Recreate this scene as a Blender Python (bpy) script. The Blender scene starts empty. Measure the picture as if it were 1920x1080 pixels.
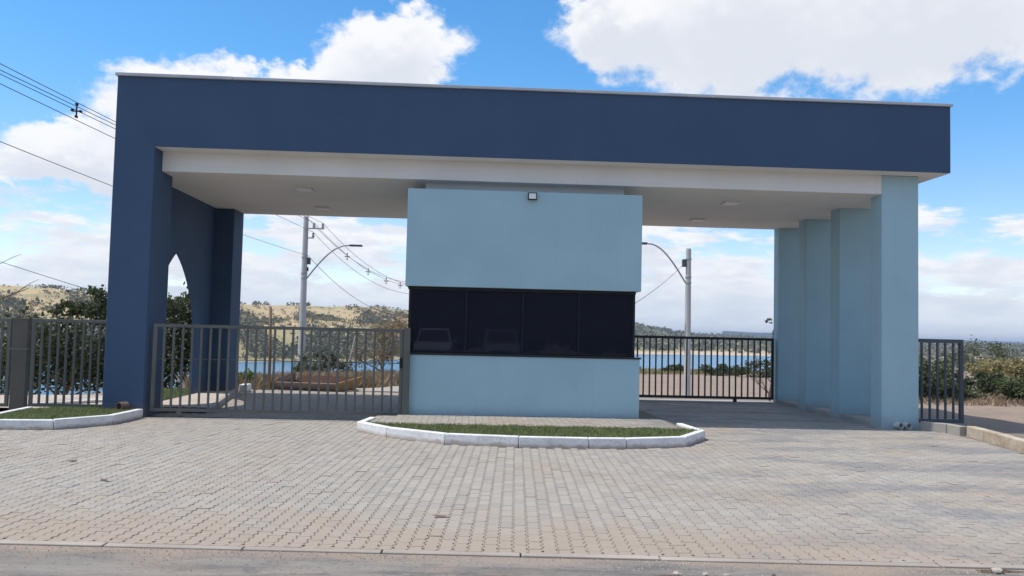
import bpy, bmesh, math, random
import numpy as np
from mathutils import Matrix, Vector

random.seed(7)
rng = np.random.default_rng(11)
S = bpy.context.scene
COL = S.collection

# ------------------------------------------------------------------ camera
CAM = np.array([-0.40839, -14.66976, 1.6])
F = Vector((0.04893414, 0.99743344, 0.05226844))
R = Vector((0.99846969, -0.05020065, 0.02319847))
U = Vector((-0.02576284, -0.05105325, 0.99836358))
cd = bpy.data.cameras.new('camera')
cam = bpy.data.objects.new('camera', cd)
COL.objects.link(cam)
m = Matrix((R, U, -F)).transposed().to_4x4()
m.translation = Vector(CAM)
cam.matrix_world = m
cd.sensor_width = 36.0
cd.lens = 36.0 * 1574.23 / 1920.0
cd.clip_start = 0.1
cd.clip_end = 60000
S.camera = cam

# ------------------------------------------------------------------ light
LDIR = Vector((0.50, 0.012, -1.0)).normalized()      # direction the sunlight travels
SUN_EL = math.asin(-LDIR.z)
SUN_AZ = math.atan2(-LDIR.x, -LDIR.y)                # clockwise from +Y
sd = bpy.data.lights.new('sun', 'SUN')
sd.energy = 2.9
sd.angle = math.radians(0.53)
sd.color = (1.0, 0.955, 0.89)
sun = bpy.data.objects.new('sun', sd)
COL.objects.link(sun)
sun.rotation_euler = LDIR.to_track_quat('-Z', 'Y').to_euler()
sun.location = (0, 0, 30)

S.view_settings.view_transform = 'Standard'
S.view_settings.look = 'None'
S.view_settings.gamma = 1.0
S.view_settings.use_curve_mapping = False
S.view_settings.exposure = 0.52
S.cycles.max_bounces = 6
S.cycles.diffuse_bounces = 3
S.cycles.transparent_max_bounces = 12
S.cycles.volume_bounces = 0


class NT:
    """small helper round a node tree"""
    def __init__(self, nt):
        self.nt = nt
        self.n = nt.nodes
        self.l = nt.links

    def new(self, t, **kw):
        n = self.n.new(t)
        for k, v in kw.items():
            setattr(n, k, v)
        return n

    def put(self, sock, v):
        if hasattr(v, 'is_output') or isinstance(v, bpy.types.NodeSocket):
            self.l.new(v, sock)
        else:
            sock.default_value = v

    def math(self, op, a, b=None, c=None, clamp=False):
        n = self.new('ShaderNodeMath', operation=op, use_clamp=clamp)
        self.put(n.inputs[0], a)
        if b is not None:
            self.put(n.inputs[1], b)
        if c is not None:
            self.put(n.inputs[2], c)
        return n.outputs[0]

    def vmath(self, op, a, b=None, scale=None):
        n = self.new('ShaderNodeVectorMath', operation=op)
        self.put(n.inputs[0], a)
        if b is not None:
            self.put(n.inputs[1], b)
        if scale is not None:
            self.put(n.inputs['Scale'], scale)
        return n.outputs[0]

    def comb(self, x, y, z):
        n = self.new('ShaderNodeCombineXYZ')
        for i, v in enumerate((x, y, z)):
            self.put(n.inputs[i], v)
        return n.outputs[0]

    def sep(self, v):
        n = self.new('ShaderNodeSeparateXYZ')
        self.l.new(v, n.inputs[0])
        return n.outputs

    def noise(self, vec, scale, detail=4, rough=0.55, lac=2.0, dist=0.0, color=False):
        n = self.new('ShaderNodeTexNoise')
        if vec is not None:
            self.l.new(vec, n.inputs['Vector'])
        n.inputs['Scale'].default_value = scale
        n.inputs['Detail'].default_value = detail
        n.inputs['Roughness'].default_value = rough
        n.inputs['Lacunarity'].default_value = lac
        n.inputs['Distortion'].default_value = dist
        return n.outputs['Color' if color else 'Fac']

    def ramp(self, fac, lo, hi, a=0.0, b=1.0, smooth=True):
        n = self.new('ShaderNodeMapRange')
        n.interpolation_type = 'SMOOTHSTEP' if smooth else 'LINEAR'
        self.put(n.inputs['Value'], fac)
        for k, v in (('From Min', lo), ('From Max', hi), ('To Min', a), ('To Max', b)):
            self.put(n.inputs[k], v)
        return n.outputs['Result']

    def mix(self, fac, a, b, mode='MIX'):
        n = self.new('ShaderNodeMix', data_type='RGBA', blend_type=mode)
        self.put(n.inputs[0], fac)
        self.put(n.inputs[6], a if not isinstance(a, tuple) else (*a, 1)[:4])
        self.put(n.inputs[7], b if not isinstance(b, tuple) else (*b, 1)[:4])
        return n.outputs[2]


# ------------------------------------------------------------------ sky with clouds
def cloud_group():
    g = bpy.data.node_groups.new('cloud_density', 'ShaderNodeTree')
    g.interface.new_socket('Dir', in_out='INPUT', socket_type='NodeSocketVector')
    g.interface.new_socket('Lift', in_out='INPUT', socket_type='NodeSocketFloat')
    g.interface.new_socket('Density', in_out='OUTPUT', socket_type='NodeSocketFloat')
    t = NT(g)
    gi = t.new('NodeGroupInput')
    go = t.new('NodeGroupOutput')
    d = t.vmath('NORMALIZE', gi.outputs['Dir'])
    x, y, z = t.sep(d)
    deg = 57.29578
    az = t.math('MULTIPLY', t.math('ARCTAN2', x, y), deg)
    el = t.math('ADD', t.math('MULTIPLY', t.math('ARCSINE', z), deg), gi.outputs['Lift'])
    p = t.comb(az, el, 0.0)
    big = t.noise(t.vmath('MULTIPLY', p, (0.16, 0.22, 1.0)), 1.0, 3, 0.5, color=True)
    fine = t.noise(t.vmath('MULTIPLY', p, (0.55, 0.75, 1.0)), 1.0, 7, 0.60, color=True)
    off = t.vmath('ADD', t.vmath('SCALE', t.vmath('SUBTRACT', big, (.5, .5, .5)), scale=5.2),
                  t.vmath('SCALE', t.vmath('SUBTRACT', fine, (.5, .5, .5)), scale=4.2))
    q = t.vmath('ADD', p, off)
    qx, qy, _ = t.sep(q)
    blobs = [  # azimuth, elevation, half width, half height in degrees
        (-19.0, 12.6, 6.2, 4.4), (-24.8, 10.2, 5.2, 2.7), (-14.5, 14.4, 5.2, 2.7), (-30, 9.0, 4, 1.8),
        (-5.9, 18.0, 5.2, 3.7), (-9.2, 16.2, 3.6, 1.8),
        (11.5, 20.6, 6.4, 3.4), (19.0, 20.2, 11.5, 5.0), (28.5, 19.6, 13.0, 5.0), (8.3, 21.3, 2.8, 2.2),
        (40.0, 17.0, 7.0, 3.5), (-40.0, 15.0, 7.0, 4.0), (12.0, 29.0, 9.0, 3.5), (-22.0, 27.0, 8.0, 3.0)]
    best = None
    for a0, e0, ra, re in blobs:
        u = t.math('DIVIDE', t.math('SUBTRACT', qx, a0), ra)
        w = t.math('DIVIDE', t.math('SUBTRACT', qy, e0), re)
        r2 = t.math('ADD', t.math('MULTIPLY', u, u), t.math('MULTIPLY', w, w))
        val = t.math('SUBTRACT', 1.0, t.math('SQRT', r2))
        best = val if best is None else t.math('SMOOTH_MAX', best, val, 0.15)
    # low banks of cloud towards the horizon, all the way round
    n_low = t.noise(t.vmath('MULTIPLY', p, (0.13, 0.42, 1.0)), 1.0, 6, 0.62)
    cover = t.math('ADD', t.ramp(el, 5.0, 12.5, 0.24, -0.55), t.ramp(el, 0.0, 4.0, 0.45, 0.0))
    low = t.math('ADD', t.math('MULTIPLY', t.math('SUBTRACT', n_low, 0.5), 2.7), cover)
    best = t.math('MAXIMUM', best, low)
    # the rest of the sky: scattered cumulus of the same kind
    n_gen = t.noise(t.vmath('MULTIPLY', d, (1, 1, 1.6)), 3.1, 5, 0.58)
    away = t.math('MAXIMUM', t.ramp(t.math('ABSOLUTE', t.math('SUBTRACT', az, 3.0)), 38, 46),
                  t.ramp(el, 25, 30))
    gen = t.math('SUBTRACT', t.math('MULTIPLY', t.math('SUBTRACT', n_gen, 0.49), 4.0),
                 t.math('MULTIPLY', t.math('SUBTRACT', 1.0, away), 9.0))
    best = t.math('MAXIMUM', best, gen)
    g.links.new(best, go.inputs['Density'])
    return g


w = bpy.data.worlds.new('World')
S.world = w
w.use_nodes = True
t = NT(w.node_tree)
t.n.clear()
out = t.new('ShaderNodeOutputWorld')
bg = t.new('ShaderNodeBackground')
bg.inputs['Strength'].default_value = 0.14
w.cycles.sampling_method = 'MANUAL'
w.cycles.sample_map_resolution = 256
sky = t.new('ShaderNodeTexSky', sky_type='NISHITA')
sky.sun_disc = False
sky.sun_elevation = SUN_EL
sky.sun_rotation = SUN_AZ
sky.altitude = 600
sky.air_density = 1.0
sky.dust_density = 0.6
sky.ozone_density = 2.0
hs = t.new('ShaderNodeHueSaturation')
hs.inputs['Saturation'].default_value = 1.26
hs.inputs['Value'].default_value = 1.0
t.l.new(sky.outputs[0], hs.inputs['Color'])
tc = t.new('ShaderNodeTexCoord')
grp = cloud_group()
c1 = t.new('ShaderNodeGroup'); c1.node_tree = grp
c2 = t.new('ShaderNodeGroup'); c2.node_tree = grp
for c, lift in ((c1, 0.0), (c2, 1.7)):
    t.l.new(tc.outputs['Generated'], c.inputs['Dir'])
    c.inputs['Lift'].default_value = lift
den = c1.outputs[0]
alpha = t.ramp(den, -0.04, 0.26)
shade = t.ramp(c2.outputs[0], -0.1, 0.75)
CL = 5.0
ccol = t.mix(shade, (CL * 1.0, CL * 1.0, CL * 1.01, 1), (CL * 0.78, CL * 0.81, CL * 0.87, 1))
dn = t.vmath('NORMALIZE', tc.outputs['Generated'])
gx_, gy_, zz = t.sep(dn)
pat = t.noise(t.comb(t.math('MULTIPLY', t.math('ARCTAN2', gx_, gy_), 17.0), t.math('MULTIPLY', zz, 62.0), 3.0), 1.0, 5, .58)
puff = t.math('MULTIPLY', t.ramp(pat, .42, .62), t.ramp(zz, .20, .15))
ccol = t.mix(t.math('MULTIPLY', puff, .55), ccol, (CL * .70, CL * .75, CL * .84, 1))
alpha = t.math('MULTIPLY', alpha, t.ramp(zz, -0.01, 0.02, 0.0, 0.96))
ccol = t.mix(t.ramp(zz, 0.0, 0.11, .4, 0.0), ccol, (CL * .60, CL * .73, CL * .90, 1))
skyc = t.mix(alpha, t.mix(1.0, hs.outputs[0], t.mix(t.ramp(zz, .10, .32), (1.0, .92, .97, 1), (.74, .97, 1.0, 1)), 'MULTIPLY'), ccol)
t.l.new(skyc, bg.inputs['Color'])
t.l.new(bg.outputs[0], out.inputs['Surface'])

# ------------------------------------------------------------------ materials
MATS = {}


def mat(name):
    mt = bpy.data.materials.new(name)
    mt.use_nodes = True
    t = NT(mt.node_tree)
    b = t.n['Principled BSDF']
    MATS[name] = mt
    return mt, t, b


def pos(t):
    return t.new('ShaderNodeNewGeometry').outputs['Position']


def bump(t, b, h, strength, dist=0.01):
    n = t.new('ShaderNodeBump')
    n.inputs['Strength'].default_value = strength
    n.inputs['Distance'].default_value = dist
    t.l.new(h, n.inputs['Height'])
    t.l.new(n.outputs[0], b.inputs['Normal'])


def sc(c, k):
    return tuple(min(1.0, v * k) for v in c[:3]) + (1,)


def paint(name, c, rough=0.75, var=0.08, bscale=45.0, bstr=0.25, dirt=None, spec=0.3):
    mt, t, b = mat(name)
    p = pos(t)
    n = t.noise(p, 0.9, 5, 0.6)
    n2 = t.noise(p, 14.0, 4, 0.6)
    col = t.mix(t.ramp(n, .3, .7), sc(c, 1 - var), sc(c, 1 + var))
    col = t.mix(t.math('MULTIPLY', t.ramp(n2, .45, .75), 0.18), col, sc(c, 1 - 2.2 * var))
    # vertical rain streaks, slight
    x, y, z = t.sep(p)
    st = t.noise(t.comb(t.math('MULTIPLY', x, 7.0), t.math('MULTIPLY', y, 7.0), t.math('MULTIPLY', z, 0.35)), 1.0, 4, .6)
    col = t.mix(t.math('MULTIPLY', t.ramp(st, .55, .75), 0.10), col, sc(c, 0.72))
    if dirt:
        low = t.ramp(t.math('ADD', z, t.math('MULTIPLY', t.math('SUBTRACT', n2, .5), .25)), 0.05, 0.34, 1.0, 0.0)
        col = t.mix(t.math('MULTIPLY', low, dirt), col, (0.26, 0.17, 0.11, 1))
    t.l.new(col, b.inputs['Base Color'])
    b.inputs['Roughness'].default_value = rough
    b.inputs['Specular IOR Level'].default_value = spec
    bump(t, b, t.math('ADD', t.noise(p, bscale, 3, .6), t.math('MULTIPLY', n, 3.0)), bstr, 0.006)
    return mt


paint('navy', (0.056, 0.096, 0.168), 0.8, 0.05, dirt=.35)
paint('steelblue', (0.375, 0.54, 0.595), 0.8, 0.04, dirt=.28)
paint('white_plaster', (0.74, 0.73, 0.70), 0.85, 0.035)
paint('flashing', (0.50, 0.52, 0.54), 0.45, 0.12, bscale=8)
paint('gate_metal', (0.122, 0.124, 0.108), 0.5, 0.15, 30, .15, spec=.4)
paint('post_metal', (0.105, 0.095, 0.078), 0.55, 0.2, 30, .15)
paint('black_metal', (0.030, 0.030, 0.034), 0.45, 0.2, 30, .15, spec=.4)
paint('slate_metal', (0.075, 0.090, 0.105), 0.5, 0.15, 30, .15, spec=.4)
paint('granite', (0.02, 0.021, 0.025), 0.3, 0.2, 60, .05, spec=.5)
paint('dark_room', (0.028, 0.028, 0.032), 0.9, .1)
paint('black_plastic', (0.012, 0.012, 0.014), 0.5, .1)
paint('pvc', (0.62, 0.60, 0.56), 0.5, .1)
paint('pvc_dirty', (0.20, 0.15, 0.115), 0.7, .3)
paint('pole_concrete', (0.46, 0.455, 0.44), 0.9, .1)
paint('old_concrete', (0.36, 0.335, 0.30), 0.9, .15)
paint('edge_concrete', (0.365, 0.32, 0.27), 0.9, .16)
paint('weathered_wood', (0.27, 0.20, 0.145), 0.9, .2)
paint('bark', (0.17, 0.125, 0.09), 0.9, .2)
paint('pale_bark', (0.38, 0.33, 0.27), 0.9, .2)
paint('galvanised', (0.34, 0.35, 0.36), 0.4, .1)
paint('wire_black', (0.075, 0.075, 0.085), 0.6, .1)
paint('porcelain', (0.10, 0.09, 0.09), 0.3, .1)
paint('stone', (0.42, 0.36, 0.30), 0.9, .2)

# lamp diffusers that are switched off
mt, t, b = mat('diffuser')
b.inputs['Base Color'].default_value = (.82, .82, .80, 1)
b.inputs['Roughness'].default_value = .35

# white limewashed kerb, with dirt at its foot and worn joints
mt, t, b = mat('kerb_white')
p = pos(t)
x, y, z = t.sep(p)
n = t.noise(p, 5.0, 6, .65)
n2 = t.noise(p, 30.0, 4, .6)
low = t.ramp(t.math('ADD', z, t.math('MULTIPLY', t.math('SUBTRACT', n, .5), .16)), 0.005, 0.075, 1.0, 0.0)
col = t.mix(t.ramp(n, .35, .7), (.80, .80, .79, 1), (.66, .65, .63, 1))
col = t.mix(t.math('MULTIPLY', low, .75), col, (.33, .23, .16, 1))
col = t.mix(t.math('MULTIPLY', t.ramp(n2, .54, .70), .6), col, (.44, .385, .33, 1))
col = t.mix(t.math('MULTIPLY', t.ramp(t.noise(p, 1.7, 5, .6), .5, .68), .35), col, (.46, .42, .37, 1))
t.l.new(col, b.inputs['Base Color'])
b.inputs['Roughness'].default_value = .9
bump(t, b, t.math('ADD', n2, n), .5, .01)

# raw kerb, sandy coloured with soil stains
mt, t, b = mat('kerb_raw')
p = pos(t)
x, y, z = t.sep(p)
n = t.noise(p, 3.0, 6, .65)
n2 = t.noise(p, 30.0, 4, .6)
col = t.mix(t.ramp(n, .35, .65), (.52, .45, .36, 1), (.36, .27, .18, 1))
col = t.mix(t.math('MULTIPLY', t.ramp(n2, .55, .7), .4), col, (.22, .17, .12, 1))
t.l.new(col, b.inputs['Base Color'])
b.inputs['Roughness'].default_value = .95
bump(t, b, t.math('ADD', n2, n), .6, .01)

# concrete paver
mt, t, b = mat('paver')
geo = t.new('ShaderNodeNewGeometry')
p = geo.outputs['Position']
oi = t.new('ShaderNodeObjectInfo')
rnd = t.math('FRACT', t.math('ADD', geo.outputs['Random Per Island'], t.math('MULTIPLY', oi.outputs['Random'], 7.31)))
x, y, z = t.sep(p)
n_big = t.noise(p, 0.42, 6, .62)
n_mid = t.noise(t.vmath('ADD', p, (31, 7, 0)), 1.25, 6, .65)
n_fin = t.noise(p, 55.0, 5, .7)
n_grit = t.noise(p, 220.0, 2, .6)
col = t.mix(rnd, (.326, .292, .25, 1), (.378, .343, .297, 1))
col = t.mix(t.math('MULTIPLY', t.ramp(rnd, .86, .95), .55), col, (.26, .245, .232, 1))
# tan soil washed over the paving, strongest along the road edge
edge = t.math('ADD', y, t.math('ADD', t.math('MULTIPLY', x, 0.055), t.math('MULTIPLY', t.math('SUBTRACT', n_mid, .5), 3.4)))
tan = t.math('MAXIMUM', t.ramp(edge, -8.3, -6.8, .75, 0.0), t.math('MULTIPLY', t.ramp(n_big, .46, .68), .55))
col = t.mix(tan, col, (.345, .275, .212, 1))
# grey cement slurry dried on the right-hand half
xg = t.math('ADD', x, t.math('MULTIPLY', t.math('SUBTRACT', n_big, .5), 9.0))
streak = t.noise(t.vmath('MULTIPLY', p, (.55, 1.5, 1.0)), 1.0, 7, .68, dist=.6)
grey = t.math('MULTIPLY', t.ramp(xg, 0.8, 3.6), t.ramp(streak, .46, .62))
col = t.mix(t.math('MULTIPLY', grey, .62), col, (.185, .19, .20, 1))
lightp = t.math('MULTIPLY', t.ramp(xg, 0.5, 3.5), t.ramp(streak, .42, .30))
col = t.mix(t.math('MULTIPLY', lightp, .6), col, (.39, .385, .375, 1))
# reddish soil patches at places
col = t.mix(t.math('MULTIPLY', t.ramp(n_mid, .60, .76), .40), col, (.30, .215, .165, 1))
col = t.mix(t.math('MULTIPLY', t.ramp(n_fin, .55, .75), .30), col, (.20, .185, .175, 1))
t.l.new(col, b.inputs['Base Color'])
b.inputs['Roughness'].default_value = .92
b.inputs['Specular IOR Level'].default_value = .25
bump(t, b, t.math('ADD', n_fin, t.math('MULTIPLY', n_grit, .5)), .55, .004)

# jointing sand and bare soil
def soil(name, c1, c2, c3, s=1.0, bs=.6):
    mt, t, b = mat(name)
    p = pos(t)
    a = t.noise(p, .35 * s, 7, .65)
    c = t.noise(p, 3.2 * s, 6, .7)
    d = t.noise(p, 38.0 * s, 4, .7)
    col = t.mix(t.ramp(a, .35, .65), (*c1, 1), (*c2, 1))
    col = t.mix(t.math('MULTIPLY', t.ramp(c, .48, .68), .7), col, (*c3, 1))
    col = t.mix(t.math('MULTIPLY', t.ramp(d, .52, .75), .45), col, sc(c2, .5))
    t.l.new(col, b.inputs['Base Color'])
    b.inputs['Roughness'].default_value = 1.0
    b.inputs['Specular IOR Level'].default_value = .15
    bump(t, b, t.math('ADD', t.math('MULTIPLY', c, 3), d), bs, .03)
    return mt


soil('joint_sand', (.235, .20, .165), (.20, .17, .14), (.26, .205, .155))
soil('dirt', (.33, .245, .185), (.27, .215, .175), (.21, .175, .145))
soil('planter_soil', (.12, .11, .06), (.09, .105, .045), (.17, .125, .08), 4)
soil('red_soil', (.34, .225, .155), (.29, .20, .145), (.38, .28, .20), 8, 1.0)
soil('sidewalk', (.50, .43, .37), (.46, .38, .32), (.40, .33, .28), 1.5, .2)

# dusty asphalt
mt, t, b = mat('asphalt')
p = pos(t)
a = t.noise(p, .55, 7, .66)
st = t.noise(t.vmath('MULTIPLY', p, (.7, 3.2, 1.0)), 1.0, 6, .7, dist=.8)
c = t.noise(p, 26.0, 5, .75)
v = t.new('ShaderNodeTexVoronoi'); v.inputs['Scale'].default_value = 150
t.l.new(p, v.inputs['Vector'])
col = t.mix(t.ramp(st, .35, .68), (.165, .153, .142, 1), (.30, .268, .235, 1))
col = t.mix(t.math('MULTIPLY', t.ramp(a, .46, .66), .75), col, (.34, .262, .20, 1))
col = t.mix(t.math('MULTIPLY', t.ramp(c, .52, .70), .65), col, (.085, .080, .078, 1))
scuff = t.noise(t.vmath('MULTIPLY', p, (1.2, 4.5, 1.0)), 1.6, 6, .7, dist=1.5)
col = t.mix(t.math('MULTIPLY', t.ramp(scuff, .55, .66), .5), col, (.105, .10, .10, 1))
xr, yr, zr = t.sep(p)
drift = t.ramp(t.math('ADD', t.math('ADD', yr, t.math('MULTIPLY', xr, .055)), t.math('MULTIPLY', t.math('SUBTRACT', a, .5), .9)), -8.85, -8.60)
col = t.mix(t.math('MULTIPLY', drift, .8), col, (.36, .285, .22, 1))
t.l.new(col, b.inputs['Base Color'])
b.inputs['Roughness'].default_value = .95
b.inputs['Specular IOR Level'].default_value = .2
bump(t, b, t.math('ADD', c, t.math('MULTIPLY', v.outputs[0], .6)), .8, .01)

# foliage
def leaf(name, c1, c2, trans=.25):
    mt, t, b = mat(name)
    geo = t.new('ShaderNodeNewGeometry')
    n = t.noise(geo.outputs['Position'], .8, 3, .5)
    f = t.math('ADD', t.math('MULTIPLY', geo.outputs['Random Per Island'], .6), t.math('MULTIPLY', n, .4))
    col = t.mix(f, (*c1, 1), (*c2, 1))
    t.l.new(col, b.inputs['Base Color'])
    b.inputs['Roughness'].default_value = .6
    b.inputs['Specular IOR Level'].default_value = .25
    tr = t.new('ShaderNodeBsdfTranslucent')
    t.l.new(col, tr.inputs['Color'])
    ms = t.new('ShaderNodeMixShader')
    ms.inputs[0].default_value = trans
    t.l.new(b.outputs[0], ms.inputs[1])
    t.l.new(tr.outputs[0], ms.inputs[2])
    t.l.new(ms.outputs[0], t.n['Material Output'].inputs['Surface'])
    return mt


leaf('leaf_dark', (.03, .048, .02), (.125, .145, .065))
leaf('leaf_mid', (.05, .075, .028), (.16, .175, .075))
leaf('leaf_grey', (.085, .10, .06), (.17, .18, .11))
leaf('leaf_fresh', (.075, .14, .03), (.17, .26, .06))
leaf('leaf_dry', (.20, .14, .08), (.33, .24, .13))
leaf('leaf_yellow', (.20, .17, .07), (.34, .29, .13))
leaf('lawn', (.14, .185, .065), (.30, .32, .145), .35)
leaf('dry_grass', (.22, .15, .095), (.36, .26, .16), .3)
leaf('far_scrub', (.12, .125, .075), (.23, .215, .135), .1)
leaf('far_scrub_dry', (.17, .14, .075), (.28, .22, .12), .1)

# far hillsides
mt, t, b = mat('hill_grass')
p = pos(t)
a = t.noise(p, .012, 7, .6)
c = t.noise(p, .06, 6, .65)
x, y, z = t.sep(p)
at_ = t.new('ShaderNodeAttribute'); at_.attribute_name = 'kind'
k = at_.outputs['Fac']                         # 0 golden pasture, 1 grey savanna
gold = t.mix(t.ramp(c, .35, .65), (.47, .36, .20, 1), (.385, .30, .17, 1))
grey = t.mix(t.ramp(c, .35, .65), (.16, .158, .115, 1), (.22, .205, .15, 1))
col = t.mix(k, gold, grey)
hz = t.math('ADD', z, t.math('MULTIPLY', t.math('SUBTRACT', c, .5), 9.0))
green = t.math('MAXIMUM', t.ramp(hz, 3.0, -7.0, 0, .85), t.math('MULTIPLY', t.ramp(a, .52, .62), .7))
col = t.mix(green, col, (.25, .225, .115, 1))
shore = t.ramp(t.math('ADD', z, t.math('MULTIPLY', t.math('SUBTRACT', a, .5), 9.0)), -10.8, -13.0)
col = t.mix(t.math('MULTIPLY', shore, t.math('ADD', .25, t.math('MULTIPLY', k, .75))), col, (.52, .40, .28, 1))
t.l.new(col, b.inputs['Base Color'])
b.inputs['Roughness'].default_value = 1
b.inputs['Specular IOR Level'].default_value = .1
bump(t, b, c, .6, 2.0)

paint('far_blue_hill', (.045, .062, .06), .95, .2, .01, 0)

# lake
mt, t, b = mat('lake_water')
p = pos(t)
b.inputs['Base Color'].default_value = (.03, .15, .26, 1)
b.inputs['Roughness'].default_value = .22
b.inputs['IOR'].default_value = 1.33
n = t.noise(t.vmath('MULTIPLY', p, (.35, 1.0, 1.0)), .5, 5, .6)
bump(t, b, n, .5, .5)

# tinted window glass
mt, t, b = mat('tinted_glass')
t.n.remove(b)
tr = t.new('ShaderNodeBsdfTransparent'); tr.inputs[0].default_value = (.07, .075, .085, 1)
gl = t.new('ShaderNodeBsdfGlossy'); gl.inputs['Roughness'].default_value = .015
gl.inputs['Color'].default_value = (.5, .54, .68, 1)
fr = t.new('ShaderNodeFresnel'); fr.inputs[0].default_value = 1.42
ms = t.new('ShaderNodeMixShader')
t.l.new(fr.outputs[0], ms.inputs[0]); t.l.new(tr.outputs[0], ms.inputs[1]); t.l.new(gl.outputs[0], ms.inputs[2])
df = t.new('ShaderNodeBsdfDiffuse'); df.inputs[0].default_value = (.17, .185, .27, 1)
m2 = t.new('ShaderNodeMixShader'); m2.inputs[0].default_value = .10
t.l.new(ms.outputs[0], m2.inputs[1]); t.l.new(df.outputs[0], m2.inputs[2])
t.l.new(m2.outputs[0], t.n['Material Output'].inputs['Surface'])

# rusty steel
def rust(name, c1, c2, c3):
    mt, t, b = mat(name)
    p = pos(t)
    a = t.noise(p, 3.0, 7, .7)
    c = t.noise(p, 17.0, 5, .7)
    col = t.mix(t.ramp(a, .38, .62), (*c1, 1), (*c2, 1))
    col = t.mix(t.math('MULTIPLY', t.ramp(c, .5, .65), .6), col, (*c3, 1))
    t.l.new(col, b.inputs['Base Color'])
    b.inputs['Roughness'].default_value = .85
    bump(t, b, c, .5, .01)


rust('rust_red', (.16, .085, .062), (.21, .12, .09), (.10, .06, .05))
rust('rust_grey', (.22, .17, .15), (.27, .20, .17), (.15, .09, .07))
rust('rust_ochre', (.38, .24, .075), (.28, .15, .055), (.16, .09, .045))


# ------------------------------------------------------------------ object helpers
def link(name, me, m=None, parent=None):
    o = bpy.data.objects.new(name, me)
    COL.objects.link(o)
    if m is not None and me is not None and not me.materials:
        me.materials.append(MATS[m] if isinstance(m, str) else m)
    if parent is not None:
        o.parent = parent
    return o


def empty(name, loc=(0, 0, 0)):
    o = link(name, None)
    o.location = loc
    o.empty_display_size = .2
    return o


def tag(o, label=None, cat=None, group=None, kind=None):
    if label: o['label'] = label
    if cat: o['category'] = cat
    if group: o['group'] = group
    if kind: o['kind'] = kind
    return o


def mesh(name, V, Fc, smooth=False):
    me = bpy.data.meshes.new(name)
    if isinstance(V, np.ndarray):
        V = V.tolist()
    if isinstance(Fc, np.ndarray):
        Fc = Fc.tolist()
    me.from_pydata(V, [], Fc)
    me.update()
    if smooth:
        me.polygons.foreach_set('use_smooth', np.ones(len(me.polygons), dtype=bool))
    return me


def quads_mesh(name, V):
    """V: (n,4,3) array of loose quads"""
    n = len(V)
    return mesh(name, V.reshape(-1, 3), np.arange(n * 4).reshape(n, 4))


class MB:
    """mesh builder: boxes, tubes and prisms collected into one mesh"""
    def __init__(self):
        self.v = []
        self.f = []

    def add(self, V, Fs):
        o = len(self.v)
        self.v += [tuple(p) for p in V]
        self.f += [tuple(i + o for i in f) for f in Fs]
        return self

    def box(self, x0, x1, y0, y1, z0, z1):
        V = [(x, y, z) for z in (z0, z1) for x, y in ((x0, y0), (x1, y0), (x1, y1), (x0, y1))]
        return self.add(V, [(3, 2, 1, 0), (4, 5, 6, 7), (0, 1, 5, 4), (1, 2, 6, 5), (2, 3, 7, 6), (3, 0, 4, 7)])

    def prism(self, poly, z0, z1):
        n = len(poly)
        V = [(x, y, z0) for x, y in poly] + [(x, y, z1) for x, y in poly]
        Fs = [tuple(range(n))[::-1], tuple(range(n, 2 * n))]
        Fs += [(i, (i + 1) % n, (i + 1) % n + n, i + n) for i in range(n)]
        return self.add(V, Fs)

    def tube(self, pts, rad, seg=8, cap=True):
        pts = [Vector(p) for p in pts]
        n = len(pts)
        if not hasattr(rad, '__len__'):
            rad = [rad] * n
        rings = []
        up = None
        for i, p in enumerate(pts):
            d = (pts[min(i + 1, n - 1)] - pts[max(i - 1, 0)]).normalized()
            if up is None:
                up = Vector((0, 0, 1)) if abs(d.z) < .9 else Vector((1, 0, 0))
            a = d.cross(up).normalized()
            bb = a.cross(d).normalized()
            up = bb
            rings.append([p + a * (rad[i] * math.cos(2 * math.pi * k / seg)) + bb * (rad[i] * math.sin(2 * math.pi * k / seg)) for k in range(seg)])
        V = [v for r in rings for v in r]
        Fs = []
        for i in range(n - 1):
            for k in range(seg):
                k2 = (k + 1) % seg
                Fs.append((i * seg + k, i * seg + k2, (i + 1) * seg + k2, (i + 1) * seg + k))
        if cap:
            Fs.append(tuple(range(seg)))
            Fs.append(tuple(range((n - 1) * seg, n * seg))[::-1])
        return self.add(V, Fs)

    def build(self, name, m, parent=None, bevel=0.0, smooth=False):
        me = mesh(name, self.v, self.f, smooth)
        bm = bmesh.new()
        bm.from_mesh(me)
        bmesh.ops.recalc_face_normals(bm, faces=bm.faces)
        if bevel:
            bmesh.ops.bevel(bm, geom=list(bm.edges), offset=bevel, segments=2, affect='EDGES', profile=.5)
        bm.to_mesh(me)
        bm.free()
        return link(name, me, m, parent)


def box(name, m, x0, x1, y0, y1, z0, z1, parent=None, bevel=0.0):
    return MB().box(x0, x1, y0, y1, z0, z1).build(name, m, parent, bevel)


def smoothstep(a, b, v):
    s = np.clip((v - a) / (b - a), 0, 1)
    return s * s * (3 - 2 * s)


# ------------------------------------------------------------------ terrain
CRX = np.array([-400, -60, -20, -10.4, -8.6, -7.5, -7.0, -5.5, 2.0, 18, 31, 60, 120, 400])
CRY = np.array([3.0, 3.2, 3.6, 4.0, 6.3, 11.8, 20, 34, 52, 75, 76, 95, 140, 300.])


def ground_z(x, y):
    k1 = .04 + .037 * smoothstep(-2, 8, x)
    zb = -k1 * np.clip(y - 6.6, 0, 15.5) - .016 * np.clip(y - 22, 0, 90)
    s = y - np.interp(x, CRX, CRY)
    d = np.where(x < -7, s * .55, s)
    bank = np.where(s > 0, -(s * s) / (s + 3.0) * .55, 0)
    return np.maximum(zb + bank, -26)


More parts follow.
